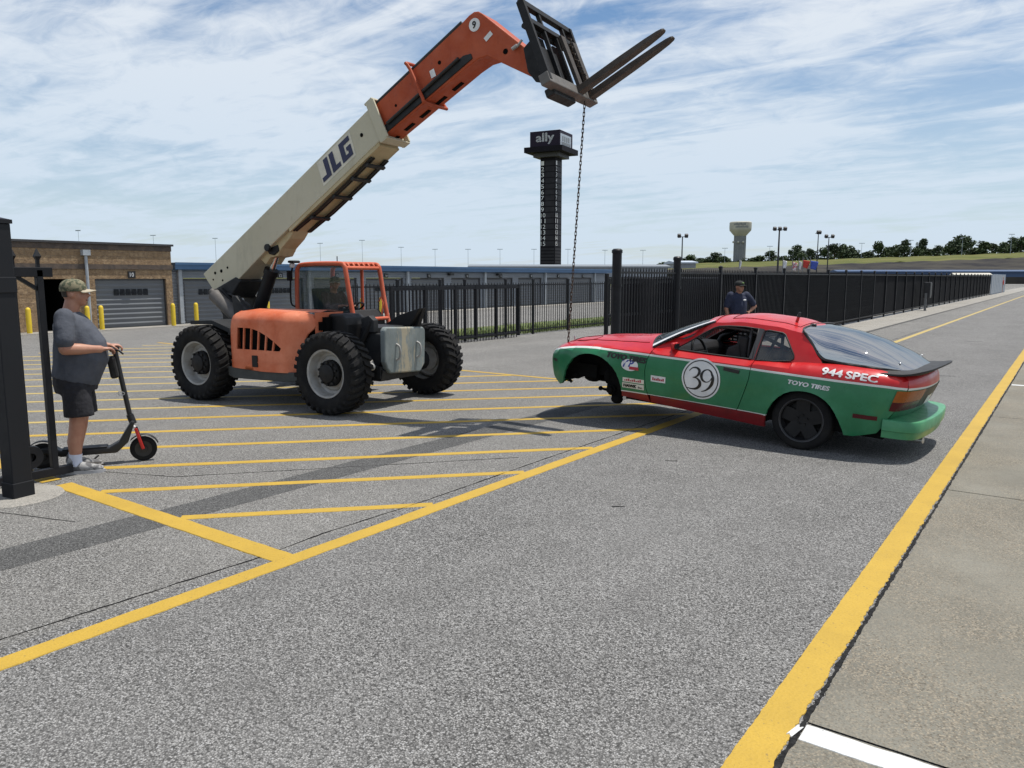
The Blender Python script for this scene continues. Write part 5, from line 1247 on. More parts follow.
mb = MB(); mb.span((-1.39, YO - .012, .525), (-1.285, YO + .02, .68)); mb.build('hood_latch', 'hub_black', hd, bevel=.006)
mb = MB(); mb.prism([(-1.90, .50), (-.60, .485), (-.60, .38), (-.75, .355), (-1.80, .345), (-1.90, .38)], YO + .02, -.36); mb.build('skirt', 'skirt_grey', TH, bevel=.012)
mb = MB(); mb.grid([[hf(x_, z_) + Vector((0, -.006, 0)) for x_ in [-1.83 + i * .1 for i in range(13)]] for z_ in (.585, .60)]); mb.build('hood_crease', 'orange_hood', hd)
# cab
def cabf(y_): return [(-1.90, y_, 1.02), (-1.90, y_, 1.45), (-1.885, y_, 1.78), (-1.86, y_, 1.86), (-1.78, y_, 1.90), (-1.4, y_, 1.915), (-1.02, y_, 1.91), (-.955, y_, 1.885), (-.925, y_, 1.82), (-.87, y_, 1.5), (-.80, y_, 1.15), (-.75, y_, .97)]
cab = bpy.data.objects.new('cab', None); C.objects.link(cab); cab.parent = TH
for y_ in (.30, 1.06):
    mb = MB(); mb.tube(catmull(cabf(y_), 4), .034, 8); mb.build('frame_tube', 'orange_cab', cab, 60)
for i in range(6):
    y_ = .40 + i * .112; mb = MB(); mb.tube(catmull([(-1.80, y_, 1.895), (-1.4, y_, 1.93), (-1.02, y_, 1.925), (-.945, y_, 1.875)], 3), .016, 6); mb.build('roof_bar', 'orange_cab', cab, 60)
for x_, z_ in ((-1.80, 1.895), (-1.02, 1.91), (-.935, 1.85), (-.78, 1.10)):
    mb = MB(); mb.tube([(x_, .30, z_), (x_, 1.06, z_)], .028, 8); mb.build('cross_tube', 'orange_cab', cab, 60)
mb = MB(); mb.tube([(-1.28, 1.06, 1.05), (-1.28, 1.06, 1.89)], .026, 8); mb.build('door_post', 'orange_cab', cab, 60)
mb = MB(); mb.span((-1.82, .34, 1.865), (-1.05, 1.02, 1.885)); mb.build('headliner', 'interior_dark', cab)
glp = [(a, c) for a, b, c in [tuple(p) for p in catmull(cabf(0), 3)]]
mb = MB(); mb.prism([p for p in glp if p[1] > 1.0] , .296, .302); mb.build('side_window', 'cab_glass', cab)
mb = MB(); mb.add([(-1.895, .33, 1.1), (-1.895, 1.03, 1.1), (-1.88, 1.03, 1.82), (-1.88, .33, 1.82)], [(0, 1, 2, 3)]); mb.build('rear_window', 'cab_glass', cab, solid=.006)
mb = MB(); mb.span((-1.93, .28, .55), (-.78, 1.08, 1.02)); mb.build('cab_tub', 'frame_grey', cab, bevel=.02)
mb = MB(); mb.span((-1.72, .48, 1.02), (-1.28, .90, 1.12)); mb.prism([(-1.74, 1.10), (-1.62, 1.10), (-1.70, 1.55), (-1.80, 1.55)], .48, .90); mb.build('seat', 'seat_black', cab, bevel=.03)
mb = MB(); mb.prism([(-1.02, 1.0), (-.80, 1.0), (-.80, 1.10), (-.92, 1.24), (-1.05, 1.22)], .36, 1.02); mb.build('dash', 'hub_black', cab, bevel=.02)
mb = MB(); ring = [Vector((-1.10 + .09 * math.cos(a) , .68 + .17 * math.sin(a), 1.27 + .07 * math.cos(a))) for a in [2 * math.pi * i / 16 for i in range(16)]]; mb.tube(ring, .014, 6, closed=True); mb.tube([ring[0], ring[8]], .01, 5); mb.tube([(-1.10, .68, 1.27), (-.98, .68, 1.15)], .02, 6); mb.build('steering_wheel', 'hub_black', cab, 60)
mb = MB(); mb.tube([(-.86, 1.0, 1.12), (-.84, 1.02, 1.33), (-.88, 1.02, 1.42), (-.92, 1.02, 1.35)], .012, 6); mb.build('grab_handle', 'orange_cab', cab, 60)
mb = MB(); mb.prism([(-.42, .90), (-.10, .90), (-.10, 1.10), (-.13, 1.19), (-.20, 1.235), (-.42, 1.24)], -.62, -.22); mb.build('console_cover', 'hub_black', TH, bevel=.025)
mb = MB(); mb.tube([(-1.4, .65, 1.91), (-1.4, .65, 2.03)], .008, 5); mb.ball((-1.4, .65, 1.925), (.03, .03, .02), 8, 6); mb.build('beacon_stub', 'hub_black', cab)
mb = MB(); mb.tube(catmull([(-1.92, .28, 1.28), (-1.97, .24, 1.34), (-1.96, .24, 1.70), (-1.90, .24, 1.90)], 3), .014, 6); mb.build('mirror_arm', 'hub_black', cab, 60)
mb = MB(); mb.box((-1.88, .24, 1.945), (.12, .16, .04)); mb.build('mirror_hood', 'hub_black', cab, bevel=.02)
mb = MB(); mb.box((-1.90, .22, 1.89), (.05, .08, .07)); mb.build('work_lamp', 'sticker_white', cab, bevel=.015)
mb = MB(); mb.box((-1.96, .22, 1.74), (.03, .10, .15)); mb.build('mirror', 'hub_black', cab, bevel=.01)
# front weight plate with handles
pl = [(-.36, .53), (-.30, .46), (.36, .42), (.46, .52), (.48, .86), (.48, .99), (.44, 1.035), (-.36, 1.075), (-.40, 1.03), (-.40, .62)]
mb = MB(); mb.prism(pl, .26, .345, 0); wp = mb.build('weight_plate', 'weight_plate', TH, bevel=.02)
for y_ in (-.17, .28):
    mb = MB(); mb.tube(catmull([(.345, y_, .63), (.39, y_ + .01, .66), (.40, y_ + .015, .74), (.39, y_ + .01, .81), (.345, y_, .84)], 3), .014, 7); mb.build('grab_loop', 'rim_grey', wp, 60)
rw = random.Random(2)
mb = MB(); mb.span((.2, -.42, .40), (.27, .44, .55)); mb.prism([(-.05, .36), (.26, .36), (.30, .50), (.1, .60), (-.05, .60)], -.40, .40); mb.build('front_skid', 'frame_grey', TH)
mb = MB(); mb.tube([(-.18, -.42, .66), (-.06, -.40, .86)], .022, 8); mb.build('leveling_rod', 'chrome', TH, 60)
mb = MB(); mb.tube([(-.06, -.40, .86), (.10, -.36, 1.14)], .05, 10); mb.build('leveling_cylinder', 'hub_black', TH, 60)
mb = MB(); mb.prism([(-.05, 1.0), (.16, 1.0), (.16, 1.16), (.08, 1.22), (-.05, 1.18)], -.40, -.30); mb.span((-.55, -.35, .95), (.15, .30, 1.06)); mb.build('front_bracket', 'frame_grey', TH, bevel=.01)
mb = MB(); mb.prism([(-.30, 1.00), (.02, 1.19), (.40, 1.30), (.22, 1.03)], .28, .36); mb.prism([(-.30, 1.00), (.02, 1.19), (.40, 1.30), (.30, 1.05)], .36, .44); mb.build('front_guard', 'hub_black', TH, bevel=.006)
for q in range(3):
    mb = MB(); mb.tube(catmull([(-.45, -.30 + q * .05, 1.04), (-.2, -.42 + q * .03, 1.02 - q * .05), (0, -.45, .75 - q * .06), (.05, -.30, .62)], 4), .014, 6); mb.build('hydraulic_hose', 'hose_black', TH, 60)
mb = MB(); mb.ball((.12, -.48, .60), (.09, .06, .07), 10, 7); mb.ball((.20, -.50, .56), (.05, .05, .05), 8, 6); mb.build('steering_knuckle', 'rim_grey', TH, 60)
# boom, outer section
BO = [(-3.36, 1.765), (.06, 3.90), (.262, 3.505), (-1.15, 2.62), (-1.95, 2.115), (-2.55, 1.70), (-2.80, 1.48), (-3.06, 1.42)]
boom = MB(); boom.prism(BO, -.21, .21); ob = boom.build('boom_outer', 'cream_boom', TH, bevel=.012)
ax = Vector((.848, 0, .530)); up = Vector((-.530, 0, .848))
mb = MB()
for s in (-1, 1):
    mb.prism([(-.02, 3.92), (.10, 3.985), (.33, 3.50), (.21, 3.42)], s * .225 - .015, s * .225 + .015)
mb.prism([(-.03, 3.90), (.09, 3.975), (.075, 4.0), (-.045, 3.925)], -.24, .24); mb.prism([(.22, 3.435), (.32, 3.49), (.33, 3.475), (.23, 3.42)], -.24, .24); mb.build('boom_collar', 'cream_boom', ob, bevel=.006)
# dirty underside plates and hoses
mb = MB(); mb.beam((-1.50, 0, 2.375), (.16, 0, 3.42), .40, .05, (-.53, 0, .848)); mb.build('wear_plate', 'cream_under', ob)
for y_ in (-.16, -.11, .12, .17):
    p0 = Vector((-1.45, y_, 2.37)); p1 = Vector((.0, y_, 3.265)); mb = MB(); mb.tube([p0, p0.lerp(p1, .3) + Vector((.02, 0, -.02)), p0.lerp(p1, .7) + Vector((.015, 0, -.015)), p1], .016, 6); mb.build('boom_hose', 'hose_black', ob, 60)
for t in (.25, .52, .74, .9):
    c_ = Vector((-1.5, 0, 2.32)).lerp(Vector((.06, 0, 3.30)), t); mb = MB(); mb.box(c_ + Vector((.02, 0, -.03)), (.05, .36, .03), Matrix.Rotation(R(-32), 3, 'Y')); mb.build('hose_clamp', 'frame_grey', ob)
mb = MB(); mb.prism([(-2.18, 1.99), (-1.35, 2.50), (-1.55, 2.26), (-1.72, 2.13), (-1.80, 2.02), (-1.95, 2.0), (-2.05, 1.90)], -.15, .15); mb.build('lift_bracket', 'cream_under', ob, bevel=.01)
mb = MB(); mb.prism([(-1.99, 2.12), (-1.78, 2.18), (-1.76, 2.09), (-1.86, 2.03), (-1.96, 2.05)], -.17, .17); mb.build('pin_boss', 'hub_black', ob, bevel=.01)
mb = MB(); mb.lathe([(0, -.235), (.05, -.235), (.055, -.20)], 16, (-1.93, 0, 2.14), 'y'); mb.build('pin', 'frame_grey', ob, 40)
for x_, z_, r_ in ((-3.08, 1.78, .022), (-2.94, 1.81, .026), (-2.80, 1.86, .018), (-2.92, 1.67, .016), (-.12, 3.55, .026), (-3.13, 1.68, .014)):
    mb = MB(); mb.lathe([(0, -.214), (r_, -.214), (r_, -.2)], 12, (x_, 0, z_), 'y'); mb.build('bolt_hole', 'interior_dark', ob)
mb = MB(); mb.prism([(-3.05, 1.55), (-2.62, 1.72), (-2.50, 1.66), (-2.75, 1.40), (-3.0, 1.40)], -.24, .24); mb.build('boom_foot', 'frame_grey', TH, bevel=.02)
# lift cylinder and compensating cylinder
mb = MB(); mb.tube([(-2.50, -.02, .98), (-2.08, -.02, 1.80)], .095, 14); mb.tube([(-2.10, -.02, 1.76), (-2.065, -.02, 1.83)], .11, 14); mb.build('lift_barrel', 'hub_black', TH, 50)
mb = MB(); mb.tube([(-2.10, -.02, 1.76), (-1.92, -.02, 2.11)], .045, 12); mb.build('lift_rod', 'chrome', TH, 60)
mb = MB(); mb.tube([(-2.92, -.37, 1.45), (-2.36, -.40, 1.10)], .10, 14); mb.tube([(-3.0, -.36, 1.51), (-2.90, -.37, 1.44)], .05, 10); mb.build('slave_cylinder', 'cylinder_grey', TH, 50)
for q in range(3): mb = MB(); mb.tube(catmull([(-2.9, -.25 + .04 * q, 1.5), (-2.6, -.24 + .03 * q, 1.42 - .08 * q), (-2.3, -.26, 1.30 - .05 * q), (-2.15, -.3, 1.15)], 4), .014, 6); mb.build('hydraulic_hose', 'hose_black', TH, 60)
# boom, inner section with its knee
BI = [(-.25, 3.72), (1.42, 4.70)] + [(1.53, 4.775), (1.60, 4.805), (1.66, 4.80), (1.71, 4.77)] + [(2.33, 4.275), (2.385, 4.20), (2.40, 4.06), (2.385, 3.985), (2.33, 4.00), (1.78, 4.285), (1.66, 4.27), (1.50, 4.20), (-.10, 3.33)]
mb = MB(); mb.prism(BI, -.17, .17); ib = mb.build('boom_inner', 'orange_boom', TH, bevel=.012)
def ib_side(x_, z_): return (x_, -.174, z_)
mb = MB(); mb.prism([(.10, 3.56), (.16, 3.49), (1.58, 4.28), (1.56, 4.34), (1.45, 4.33), (.75, 3.95)], -.185, -.165); mb.build('wear_channel', 'frame_grey', ib, bevel=.008)
mb = MB(); mb.tube([(.30, -.20, 3.66), (1.40, -.20, 4.30)], .022, 8); mb.build('telescope_hose', 'hose_black', ib, 60)
mb = MB(); mb.tube([(.05, -.15, 3.905), (1.42, -.15, 4.712)], .026, 6); mb.build('top_hose', 'hose_black', ib, 60)
for i in range(5):
    t = .12 + i * .18; c_ = Vector((.05, .04, 3.412)).lerp(Vector((1.45, .04, 4.173)), t) + Vector((.478, 0, -.878)) * .004; mb = MB(); mb.box(c_, (.16, .07, .006), Matrix.Rotation(R(-28.5), 3, 'Y')); mb.build('boom_slot', 'interior_dark', ib)
c0 = Vector((.66, 0, 4.31)); c1 = Vector((.90, 0, 3.87))
mb = MB(); mb.tube(catmull([c0 + Vector((-.02, -.22, .03)), c0 + Vector((.03, -.225, -.04)), c1 + Vector((-.02, -.225, .03)), c1 + Vector((0, -.20, -.02)), c1 + Vector((.02, .20, -.02)), c1 + Vector((-.02, .225, .03)), c0 + Vector((.0, .225, -.03)), c0 + Vector((-.04, .20, .04))], 3, True), .022, 7, closed=True); mb.build('hose_guide', 'orange_boom', ib, 60)
mb = MB(); mb.lathe([(0, -.178), (.075, -.178), (.075, -.17)], 28, (1.61, 0, 4.655), 'y'); d9 = mb.build('round_decal', 'decal_white', ib)
text('numeral', '9', 'sticker_black', d9, lambda a, b: (1.585 + a + (b) * .0, -.182, 4.615 + b), .045, .08, bold=.004)
mb = MB(); e = Vector((.045, 0, .035)); c_ = Vector((1.80, -.176, 4.50)); f_ = Vector((.018, 0, -.022)); mb.add([c_ - e - f_, c_ + e - f_, c_ + e + f_, c_ - e + f_], [(0, 1, 2, 3)]); mb.build('warning_decal', 'decal_white', ib)
mb = MB(); c_ = Vector((1.00, -.176, 4.185)); e = Vector((.034, 0, .012)); f_ = Vector((.016, 0, -.045)); mb.add([c_ - e - f_, c_ + e - f_, c_ + e + f_, c_ - e + f_], [(0, 1, 2, 3)]); mb.build('warning_decal', 'decal_white', ib)
for x_, z_, r_ in ((2.03, 4.30, .032), (1.10, 4.30, .024), (.42, 3.87, .018)):
    mb = MB(); mb.lathe([(0, -.1735), (r_, -.1735), (r_, -.168)], 14, (x_, 0, z_), 'y'); mb.build('bolt_hole', 'interior_dark', ib)
mb = MB(); mb.tube([(2.14, -.21, 4.30), (2.20, -.20, 4.335)], .022, 8); mb.tube([(2.20, -.20, 4.32), (2.26, -.19, 4.39)], .014, 6); mb.build('tilt_pin', 'rim_grey', ib)
# JLG lettering as slanted blocks along the boom
def bl(a, b): p = Vector((-.80, -.2135, 2.985)) + Vector((.848, 0, .530)) * a + Vector((-.530, 0, .848)) * b; return p
mb = MB(); mb.add([bl(-.03, -.035), bl(.66, -.035), bl(.74, .29), bl(.04, .29)], [(0, 1, 2, 3)]); dc = mb.build('logo_panel', 'decal_cream', ob)
def blk(poly, sh=.22):
    mb = MB(); mb.add([bl(a + sh * b, b) + Vector((0, -.004, 0)) for a, b in poly], [tuple(range(len(poly)))]); mb.build('lettering', 'decal_navy', dc)
w_, h_, th_ = .20, .255, .085
blk([(0, 0), (w_ - .02, 0), (w_ - .02, h_), (w_ - .02 - th_, h_), (w_ - .02 - th_, .06), (0, .06)])
blk([(.215, 0), (.215 + .17, 0), (.215 + .17, .06), (.215 + th_, .06), (.215 + th_, h_), (.215, h_)])
o_ = .425
blk([(o_, .0), (o_ + .21, 0), (o_ + .21, .145), (o_ + .115, .145), (o_ + .115, .095), (o_ + .14, .095), (o_ + .14, .06), (o_ + th_, .06), (o_ + th_, .19), (o_ + .21, .19), (o_ + .21, h_), (o_, h_)])
# fork carriage
cr0 = Vector((2.455, 0, 4.66)); cr1 = Vector((2.80, 0, 3.80)); cd_ = (cr1 - cr0).normalized(); cn = Vector((-cd_.z, 0, cd_.x)); cn = cn if cn.x > 0 else -cn
def cp(y_, t, off=0.0): p = cr0.lerp(cr1, t) + cn * off; return Vector((p.x, y_, p.z))
car_ = bpy.data.objects.new('fork_carriage', None); C.objects.link(car_); car_.parent = TH
for y_ in (-.58, .58): mb = MB(); mb.beam(cp(y_, 0), cp(y_, 1), .055, .09, cn); mb.build('side_bar', 'hub_black', car_, bevel=.006)
for y_, t0 in ((-.22, .0), (.08, .22), (.36, .0)): mb = MB(); mb.beam(cp(y_, t0), cp(y_, .98), .04, .045, cn); mb.build('upright', 'hub_black', car_, bevel=.004)
for t, hh in ((.02, .07), (.24, .06)): mb = MB(); mb.beam(cp(-.60, t), cp(.60, t), hh, .06, cn); mb.build('crossbar', 'hub_black', car_, bevel=.005)
mb = MB(); mb.beam(cp(-.62, .97, -.02), cp(.64, .97, -.02), .12, .12, cn); mb.build('lower_bar', 'bare_bar', car_, bevel=.01)
mb = MB(); mb.beam(cp(-.40, 1.04, -.10), cp(.15, 1.04, -.10), .10, .12, cn); mb.build('tilt_head', 'frame_grey', car_, bevel=.02)
mb = MB(); mb.add([cp(-.55, .50, -.03), cp(-.02, .50, -.03), cp(-.02, .93, -.03), cp(-.55, .93, -.03)], [(0, 1, 2, 3)]); mb.build('back_plate', 'hub_black', car_, solid=.02)
for s in (-1, 1): mb = MB(); mb.prism([(2.30, 4.28), (2.44, 4.40), (2.54, 4.34), (2.68, 3.98), (2.62, 3.86), (2.46, 3.90), (2.36, 4.02)], s * .22 - .02, s * .22 + .02); mb.build('attachment_ear', 'hub_black', car_, bevel=.01)
mb = MB(); mb.tube([cp(-.57, .27, -.06), cp(.57, .27, -.06)], .03, 10); mb.build('fork_shaft', 'frame_grey', car_, 60)
fd = Vector((.887, 0, .461))
for y_, dz in ((.16, 0), (.47, .02)):
    fk = bpy.data.objects.new('fork', None); C.objects.link(fk); fk.parent = TH
    h0 = cp(y_, 1.0, .05) + Vector((0, 0, .03))
    mb = MB(); mb.beam(cp(y_, .25, .045), h0, .11, .045, cn); mb.build('shank', 'fork_steel', fk, bevel=.006)
    L_ = 1.10; mb = MB(); rws = []
    for q, (t, wd, tk) in enumerate(((-.02, .135, .070), (.5, .135, .065), (.80, .132, .048), (.93, .122, .034), (.98, .10, .024), (1.0, .06, .016))):
        c_ = h0 + fd * (L_ * t); n_ = Vector((-fd.z, 0, fd.x)); rws.append([c_ + Vector((0, a * wd / 2, 0)) + n_ * (b * tk / 2) for a, b in ((-1, -1), (1, -1), (1, 1), (-1, 1), (-1, -1))])
    mb.grid(rws); k_ = len(mb.v); mb.f += [(0, 1, 2, 3), (k_ - 5, k_ - 4, k_ - 3, k_ - 2)]; mb.build('blade', 'fork_steel', fk, bevel=.003)
# lifting chain from the carriage down to the nose of the car
top_ = tele_pt(cp(.36, 1.0, .0)) ; bot = car_pt((3.02, .50, .735))
ch = thing('lifting_chain', 'long steel chain hanging from the forks to the nose of the race car', 'chain', bot)
lk = MB(); a_, b_ = .020, .011
path = [(0, math.cos(t) * b_, (a_ if math.sin(t) > 0 else -a_) + math.sin(t) * b_) for t in [2 * math.pi * i / 12 for i in range(12)]]
lk.tube(path, .0048, 6, closed=True); lm = lk.mesh('chain_link', 'rust_chain', 60)
d = top_ - bot; n = int(d.length / .046); q_ = d.to_track_quat('Z', 'X')
from mathutils import Quaternion
for i in range(n + 1):
    t = i / n; p = d * t; sag = math.sin(math.pi * t) * .05
    o = link_copy('chain_link', lm, ch, p + Vector((.6, .8, 0)).normalized() * -sag * 0, (q_ @ Quaternion((0, 0, 1), (i % 2) * math.pi / 2 + .5)).to_euler())
# chain end wrapped over the carriage
for i in range(16):
    a = i / 15; p = tele_pt(cp(.36 - .04 * math.sin(a * 3), .98 - .75 * a, .075 + .02 * math.sin(a * 6))) - bot
    link_copy('chain_link', lm, ch, p, (R(20), R(20 + (i % 2) * 90), .5))

mb = MB(); hk = [(0, math.cos(t) * .03, -.03 + math.sin(t) * .035) for t in [R(100 - 300 * i / 14) for i in range(15)]]; mb.tube(hk, [.010] * 12 + [.008, .006, .004], 7); mb.build('grab_hook', 'rust_chain', ch, 60)
mb = MB(); a0 = car_pt((3.02, .50, .715)) - bot; a1 = car_pt((3.10, .52, .60)) - bot; a2 = car_pt((3.02, .48, .42)) - bot; mb.tube(catmull([a0 + Vector((0, 0, .0)), a1 + Vector((-.02, 0, .03)), a1, a2], 4), .008, 6); mb.build('tow_loop', 'rust_chain', ch, 60)
# ------------------------------------------------------------------ people
def fuse(name, parts, m, parent, voxel=.012, smooth_it=4):
    """one continuous surface from overlapping tapered limbs and ellipsoids"""
    mb = MB()
    for p in parts:
        if p[0] == 'limb': mb.tube(p[1], p[2], 12); [mb.ball(c, (r if not isinstance(r, tuple) else r), 10, 8) for c, r in ((p[1][0], p[2][0] if not isinstance(p[2][0], tuple) else min(p[2][0])), (p[1][-1], p[2][-1] if not isinstance(p[2][-1], tuple) else min(p[2][-1])))]
        elif p[0] == 'ball': mb.ball(p[1], p[2], 14, 10)
        elif p[0] == 'box': mb.box(p[1], p[2], p[3] if len(p) > 3 else None)
        elif p[0] == 'hull': mb.tube(p[1], p[2], 16)
    o = mb.build('tmp', m); k = o.modifiers.new('r', 'REMESH'); k.mode = 'VOXEL'; k.voxel_size = voxel
    if smooth_it: s = o.modifiers.new('s', 'SMOOTH'); s.factor = .5; s.iterations = smooth_it
    dg = bpy.context.evaluated_depsgraph_get(); me = bpy.data.meshes.new_from_object(o.evaluated_get(dg)); me.name = name
    bpy.data.objects.remove(o); me.shade_smooth(); me.materials.clear(); me.materials.append(MATS[m])
    n = bpy.data.objects.new(name, me); C.objects.link(n); n.parent = parent
    return n
def V(*a): return Vector(a)
def head_parts(c, f=V(1, 0, 0), k=1.0):
    """skull, jaw, nose, ears around centre c, looking along f (horizontal)"""
    l = V(-f.y, f.x, 0); P = lambda a, b, z: c + f * a * k + l * b * k + V(0, 0, z * k)
    return [('ball', P(-.012, 0, .025), tuple(x * k for x in (.092, .078, .100))), ('ball', P(.030, 0, -.030), tuple(x * k for x in (.066, .062, .080))), ('ball', P(.052, 0, -.078), tuple(x * k for x in (.036, .040, .030))),
            ('limb', [P(.088, 0, .018), P(.112, 0, -.020), P(.098, 0, -.028)], [.011 * k, .016 * k, .012 * k]), ('ball', P(.086, 0, .032), tuple(x * k for x in (.018, .045, .012))),
            ('ball', P(.090, 0, -.056), tuple(x * k for x in (.012, .024, .010))), ('ball', P(-.012, .080, -.008), (.020 * k, .012 * k, .030 * k)), ('ball', P(-.012, -.080, -.008), (.020 * k, .012 * k, .030 * k)),
            ('ball', P(.045, .035, -.03), (.03 * k, .03 * k, .03 * k)), ('ball', P(.045, -.035, -.03), (.03 * k, .03 * k, .03 * k))]
def face(parent, c, f=V(1, 0, 0), k=1.0):
    l = V(-f.y, f.x, 0); P = lambda a, b, z: c + f * a * k + l * b * k + V(0, 0, z * k)
    for s in (-1, 1):
        mb = MB(); mb.ball(P(.084, s * .032, .012), (.011 * k, .013 * k, .007 * k), 8, 6); mb.build('eye', 'eye', parent, 60)
        mb = MB(); mb.tube([P(.094, s * .016, .034), P(.092, s * .034, .039), P(.080, s * .052, .032)], .0055 * k, 5); mb.build('eyebrow', 'hair', parent, 60)
    mb = MB(); mb.tube([P(.094, -.024, -.056), P(.101, 0, -.055), P(.094, .024, -.056)], .005 * k, 5); mb.build('mouth', 'lips', parent, 60)
def hand_parts(w, d, n, k=1.0, curl=.9, thumb_s=1, grip=None):
    """palm at wrist w along d, back of hand towards n; fingers curl away from n"""
    d = d.normalized(); n = (n - d * n.dot(d)).normalized(); a = d.cross(n); out = []
    out.append(('limb', [w, w + d * .045 * k, w + d * .085 * k], [(.026 * k, .018 * k), (.040 * k, .017 * k), (.040 * k, .015 * k)]))
    for i, (o, ln) in enumerate(((-.030, .068), (-.010, .078), (.010, .074), (.029, .058))):
        b = w + d * .085 * k + a * o * k; p = [b]; ang_ = 0
        for j, fr in enumerate((.42, .33, .25)):
            ang_ += curl * (.6 if j == 0 else .85); dd = d * math.cos(ang_) - n * math.sin(ang_); p.append(p[-1] + dd * ln * fr * k)
        out.append(('limb', p, [.0098 * k, .0092 * k, .0085 * k, .0075 * k]))
    b = w + d * .03 * k - a * .034 * k * thumb_s
    out.append(('limb', [b, b + (d * .6 - a * .7 * thumb_s - n * .35).normalized() * .035 * k, b + (d * .9 - a * .6 * thumb_s - n * .6).normalized() * .068 * k], [.014 * k, .011 * k, .009 * k]))
    return out
def shoe(parent, heel, toe, k=1.0, m='shoe_grey', sole='shoe_sole'):
    d = (toe - heel).normalized(); l = V(-d.y, d.x, 0); L_ = (toe - heel).length
    P = lambda a, b, z: heel + d * a * L_ + l * b + V(0, 0, z)
    o = fuse('shoe', [('hull', [P(.06, 0, .065), P(.30, 0, .062), P(.55, 0, .052), P(.80, 0, .042), P(.97, 0, .036)], [(.038, .045), (.042, .052), (.045, .040), (.044, .030), (.028, .020)]), ('limb', [P(.16, 0, .07), P(.18, 0, .115)], [.043, .040])], m, parent, .01, 3)
    mb = MB(); out = [P(0, 0, 0), P(.03, .032, 0), P(.2, .040, 0), P(.45, .040, 0), P(.7, .050, 0), P(.92, .038, 0), P(1.02, .0, 0), P(.92, -.038, 0), P(.7, -.050, 0), P(.45, -.040, 0), P(.2, -.040, 0), P(.03, -.032, 0)]
    n = len(out); mb.add(out + [p + V(0, 0, .028) for p in out], [tuple(range(n))[::-1], tuple(range(n, 2 * n))] + [(i, (i + 1) % n, n + (i + 1) % n, n + i) for i in range(n)]); mb.build('sole', sole, o, 50)
    return o
def cap(parent, c, f, m, brim, k=1.0, tilt=0.0):
    l = V(-f.y, f.x, 0); P = lambda a, b, z: c + f * a * k + l * b * k + V(0, 0, z * k)
    mb = MB(); rows = []
    for i in range(7):
        t = i / 6 * math.pi / 2; q = math.cos(t) ** .75; rows.append([P(-.008 + .108 * q * math.cos(a), .094 * q * math.sin(a), .045 + .085 * math.sin(t)) for a in [2 * math.pi * j / 24 for j in range(25)]])
    rows.insert(0, [P(-.008 + .106 * math.cos(a), .092 * math.sin(a), .022) for a in [2 * math.pi * j / 24 for j in range(25)]])
    mb.grid(rows); o = mb.build('cap', m, parent, 60)
    mb = MB(); rows = []
    for r_ in (0, .5, 1): rows.append([P(.075 + (.028 + .088 * r_) * math.cos(a) - .02, (.078 + .004 * r_) * math.sin(a), .040 - .012 * r_ - .022 * abs(math.sin(a)) ** 2) for a in [R(-80 + 160 * j / 14) for j in range(15)]])
    mb.grid(rows); mb.build('brim', brim, o, 60, solid=.006)
    mb = MB(); mb.ball(P(-.008, 0, .131), (.010, .010, .006), 8, 5); mb.build('button', m, o)
    return o
# the man with the scooter: seen from his right, facing the telehandler
HD = R(57)
man = thing('person', 'man in slate t-shirt, black shorts and camouflage cap holding a scooter handlebar', 'person', (-7.075, 3.20, 0), (0, 0, HD))
hc = V(.035, 0, 1.575)
rs, ls = V(-.03, -.185, 1.375), V(-.03, .185, 1.375)
re_, rh = V(-.03, -.255, 1.115), V(.215, -.115, 1.095)
le, lh = V(.05, .25, 1.12), V(.24, .20, 1.10)
body = head_parts(hc) + [('limb', [V(-.02, 0, 1.38), V(.0, 0, 1.44), V(.02, 0, 1.52)], [.075, .066, .062])]
body += [('limb', [rs, rs.lerp(re_, .5), re_], [.050, .054, .052]), ('limb', [re_, re_.lerp(rh, .4), rh], [.052, .050, .034]), ('limb', [ls, ls.lerp(le, .5), le], [.050, .050, .046]), ('limb', [le, le.lerp(lh, .4), lh], [.046, .042, .029])]
body += hand_parts(rh, V(.72, .42, .0), V(.1, -.10, 1), 1.0, .80, 1) + hand_parts(lh, V(.7, .1, .0), V(.1, 0, 1), 1.0, .9, -1)
body += [('hull', [V(-.02, 0, .80), V(-.01, 0, 1.0), V(-.01, 0, 1.2), V(-.02, 0, 1.36)], [(.11, .10), (.12, .11), (.12, .10), (.09, .07)])]
for y_, fx2, kz in ((-.095, -.02, 0), (.10, -.06, .0)):
    body += [('limb', [V(-.02, y_, .82), V(.01, y_, .66), V(.0, y_, .50), V(-.015, y_, .40), V(-.03 + fx2 * .3, y_, .28), V(-.02 + fx2, y_, .10)], [.085, .085, .066, .062, .062, .042])]
b_ = fuse('body', body, 'skin', man, .0095, 3); face(man, hc)
fuse('shirt', [('hull', [V(-.012, 0, .815), V(.015, 0, .91), V(.05, 0, 1.02), V(.045, 0, 1.13), V(.015, 0, 1.24), V(-.015, 0, 1.34), V(-.025, 0, 1.41)], [(.186, .190), (.195, .200), (.205, .222), (.20, .215), (.195, .175), (.185, .14), (.10, .09)]),
     ('ball', V(.085, 0, 1.04), (.165, .16, .15)), ('ball', V(-.055, -.08, 1.27), (.085, .09, .12)), ('ball', V(-.055, .08, 1.27), (.085, .09, .12)), 
     ('limb', [rs + V(.0, .02, .0), rs.lerp(re_, .35) + V(0, -.008, 0), rs.lerp(re_, .72) + V(0, -.012, 0)], [.084, .080, .080]), ('limb', [ls + V(0, -.02, 0), ls.lerp(le, .35), ls.lerp(le, .72)], [.084, .080, .080])], 'shirt_slate', man, .012, 5)
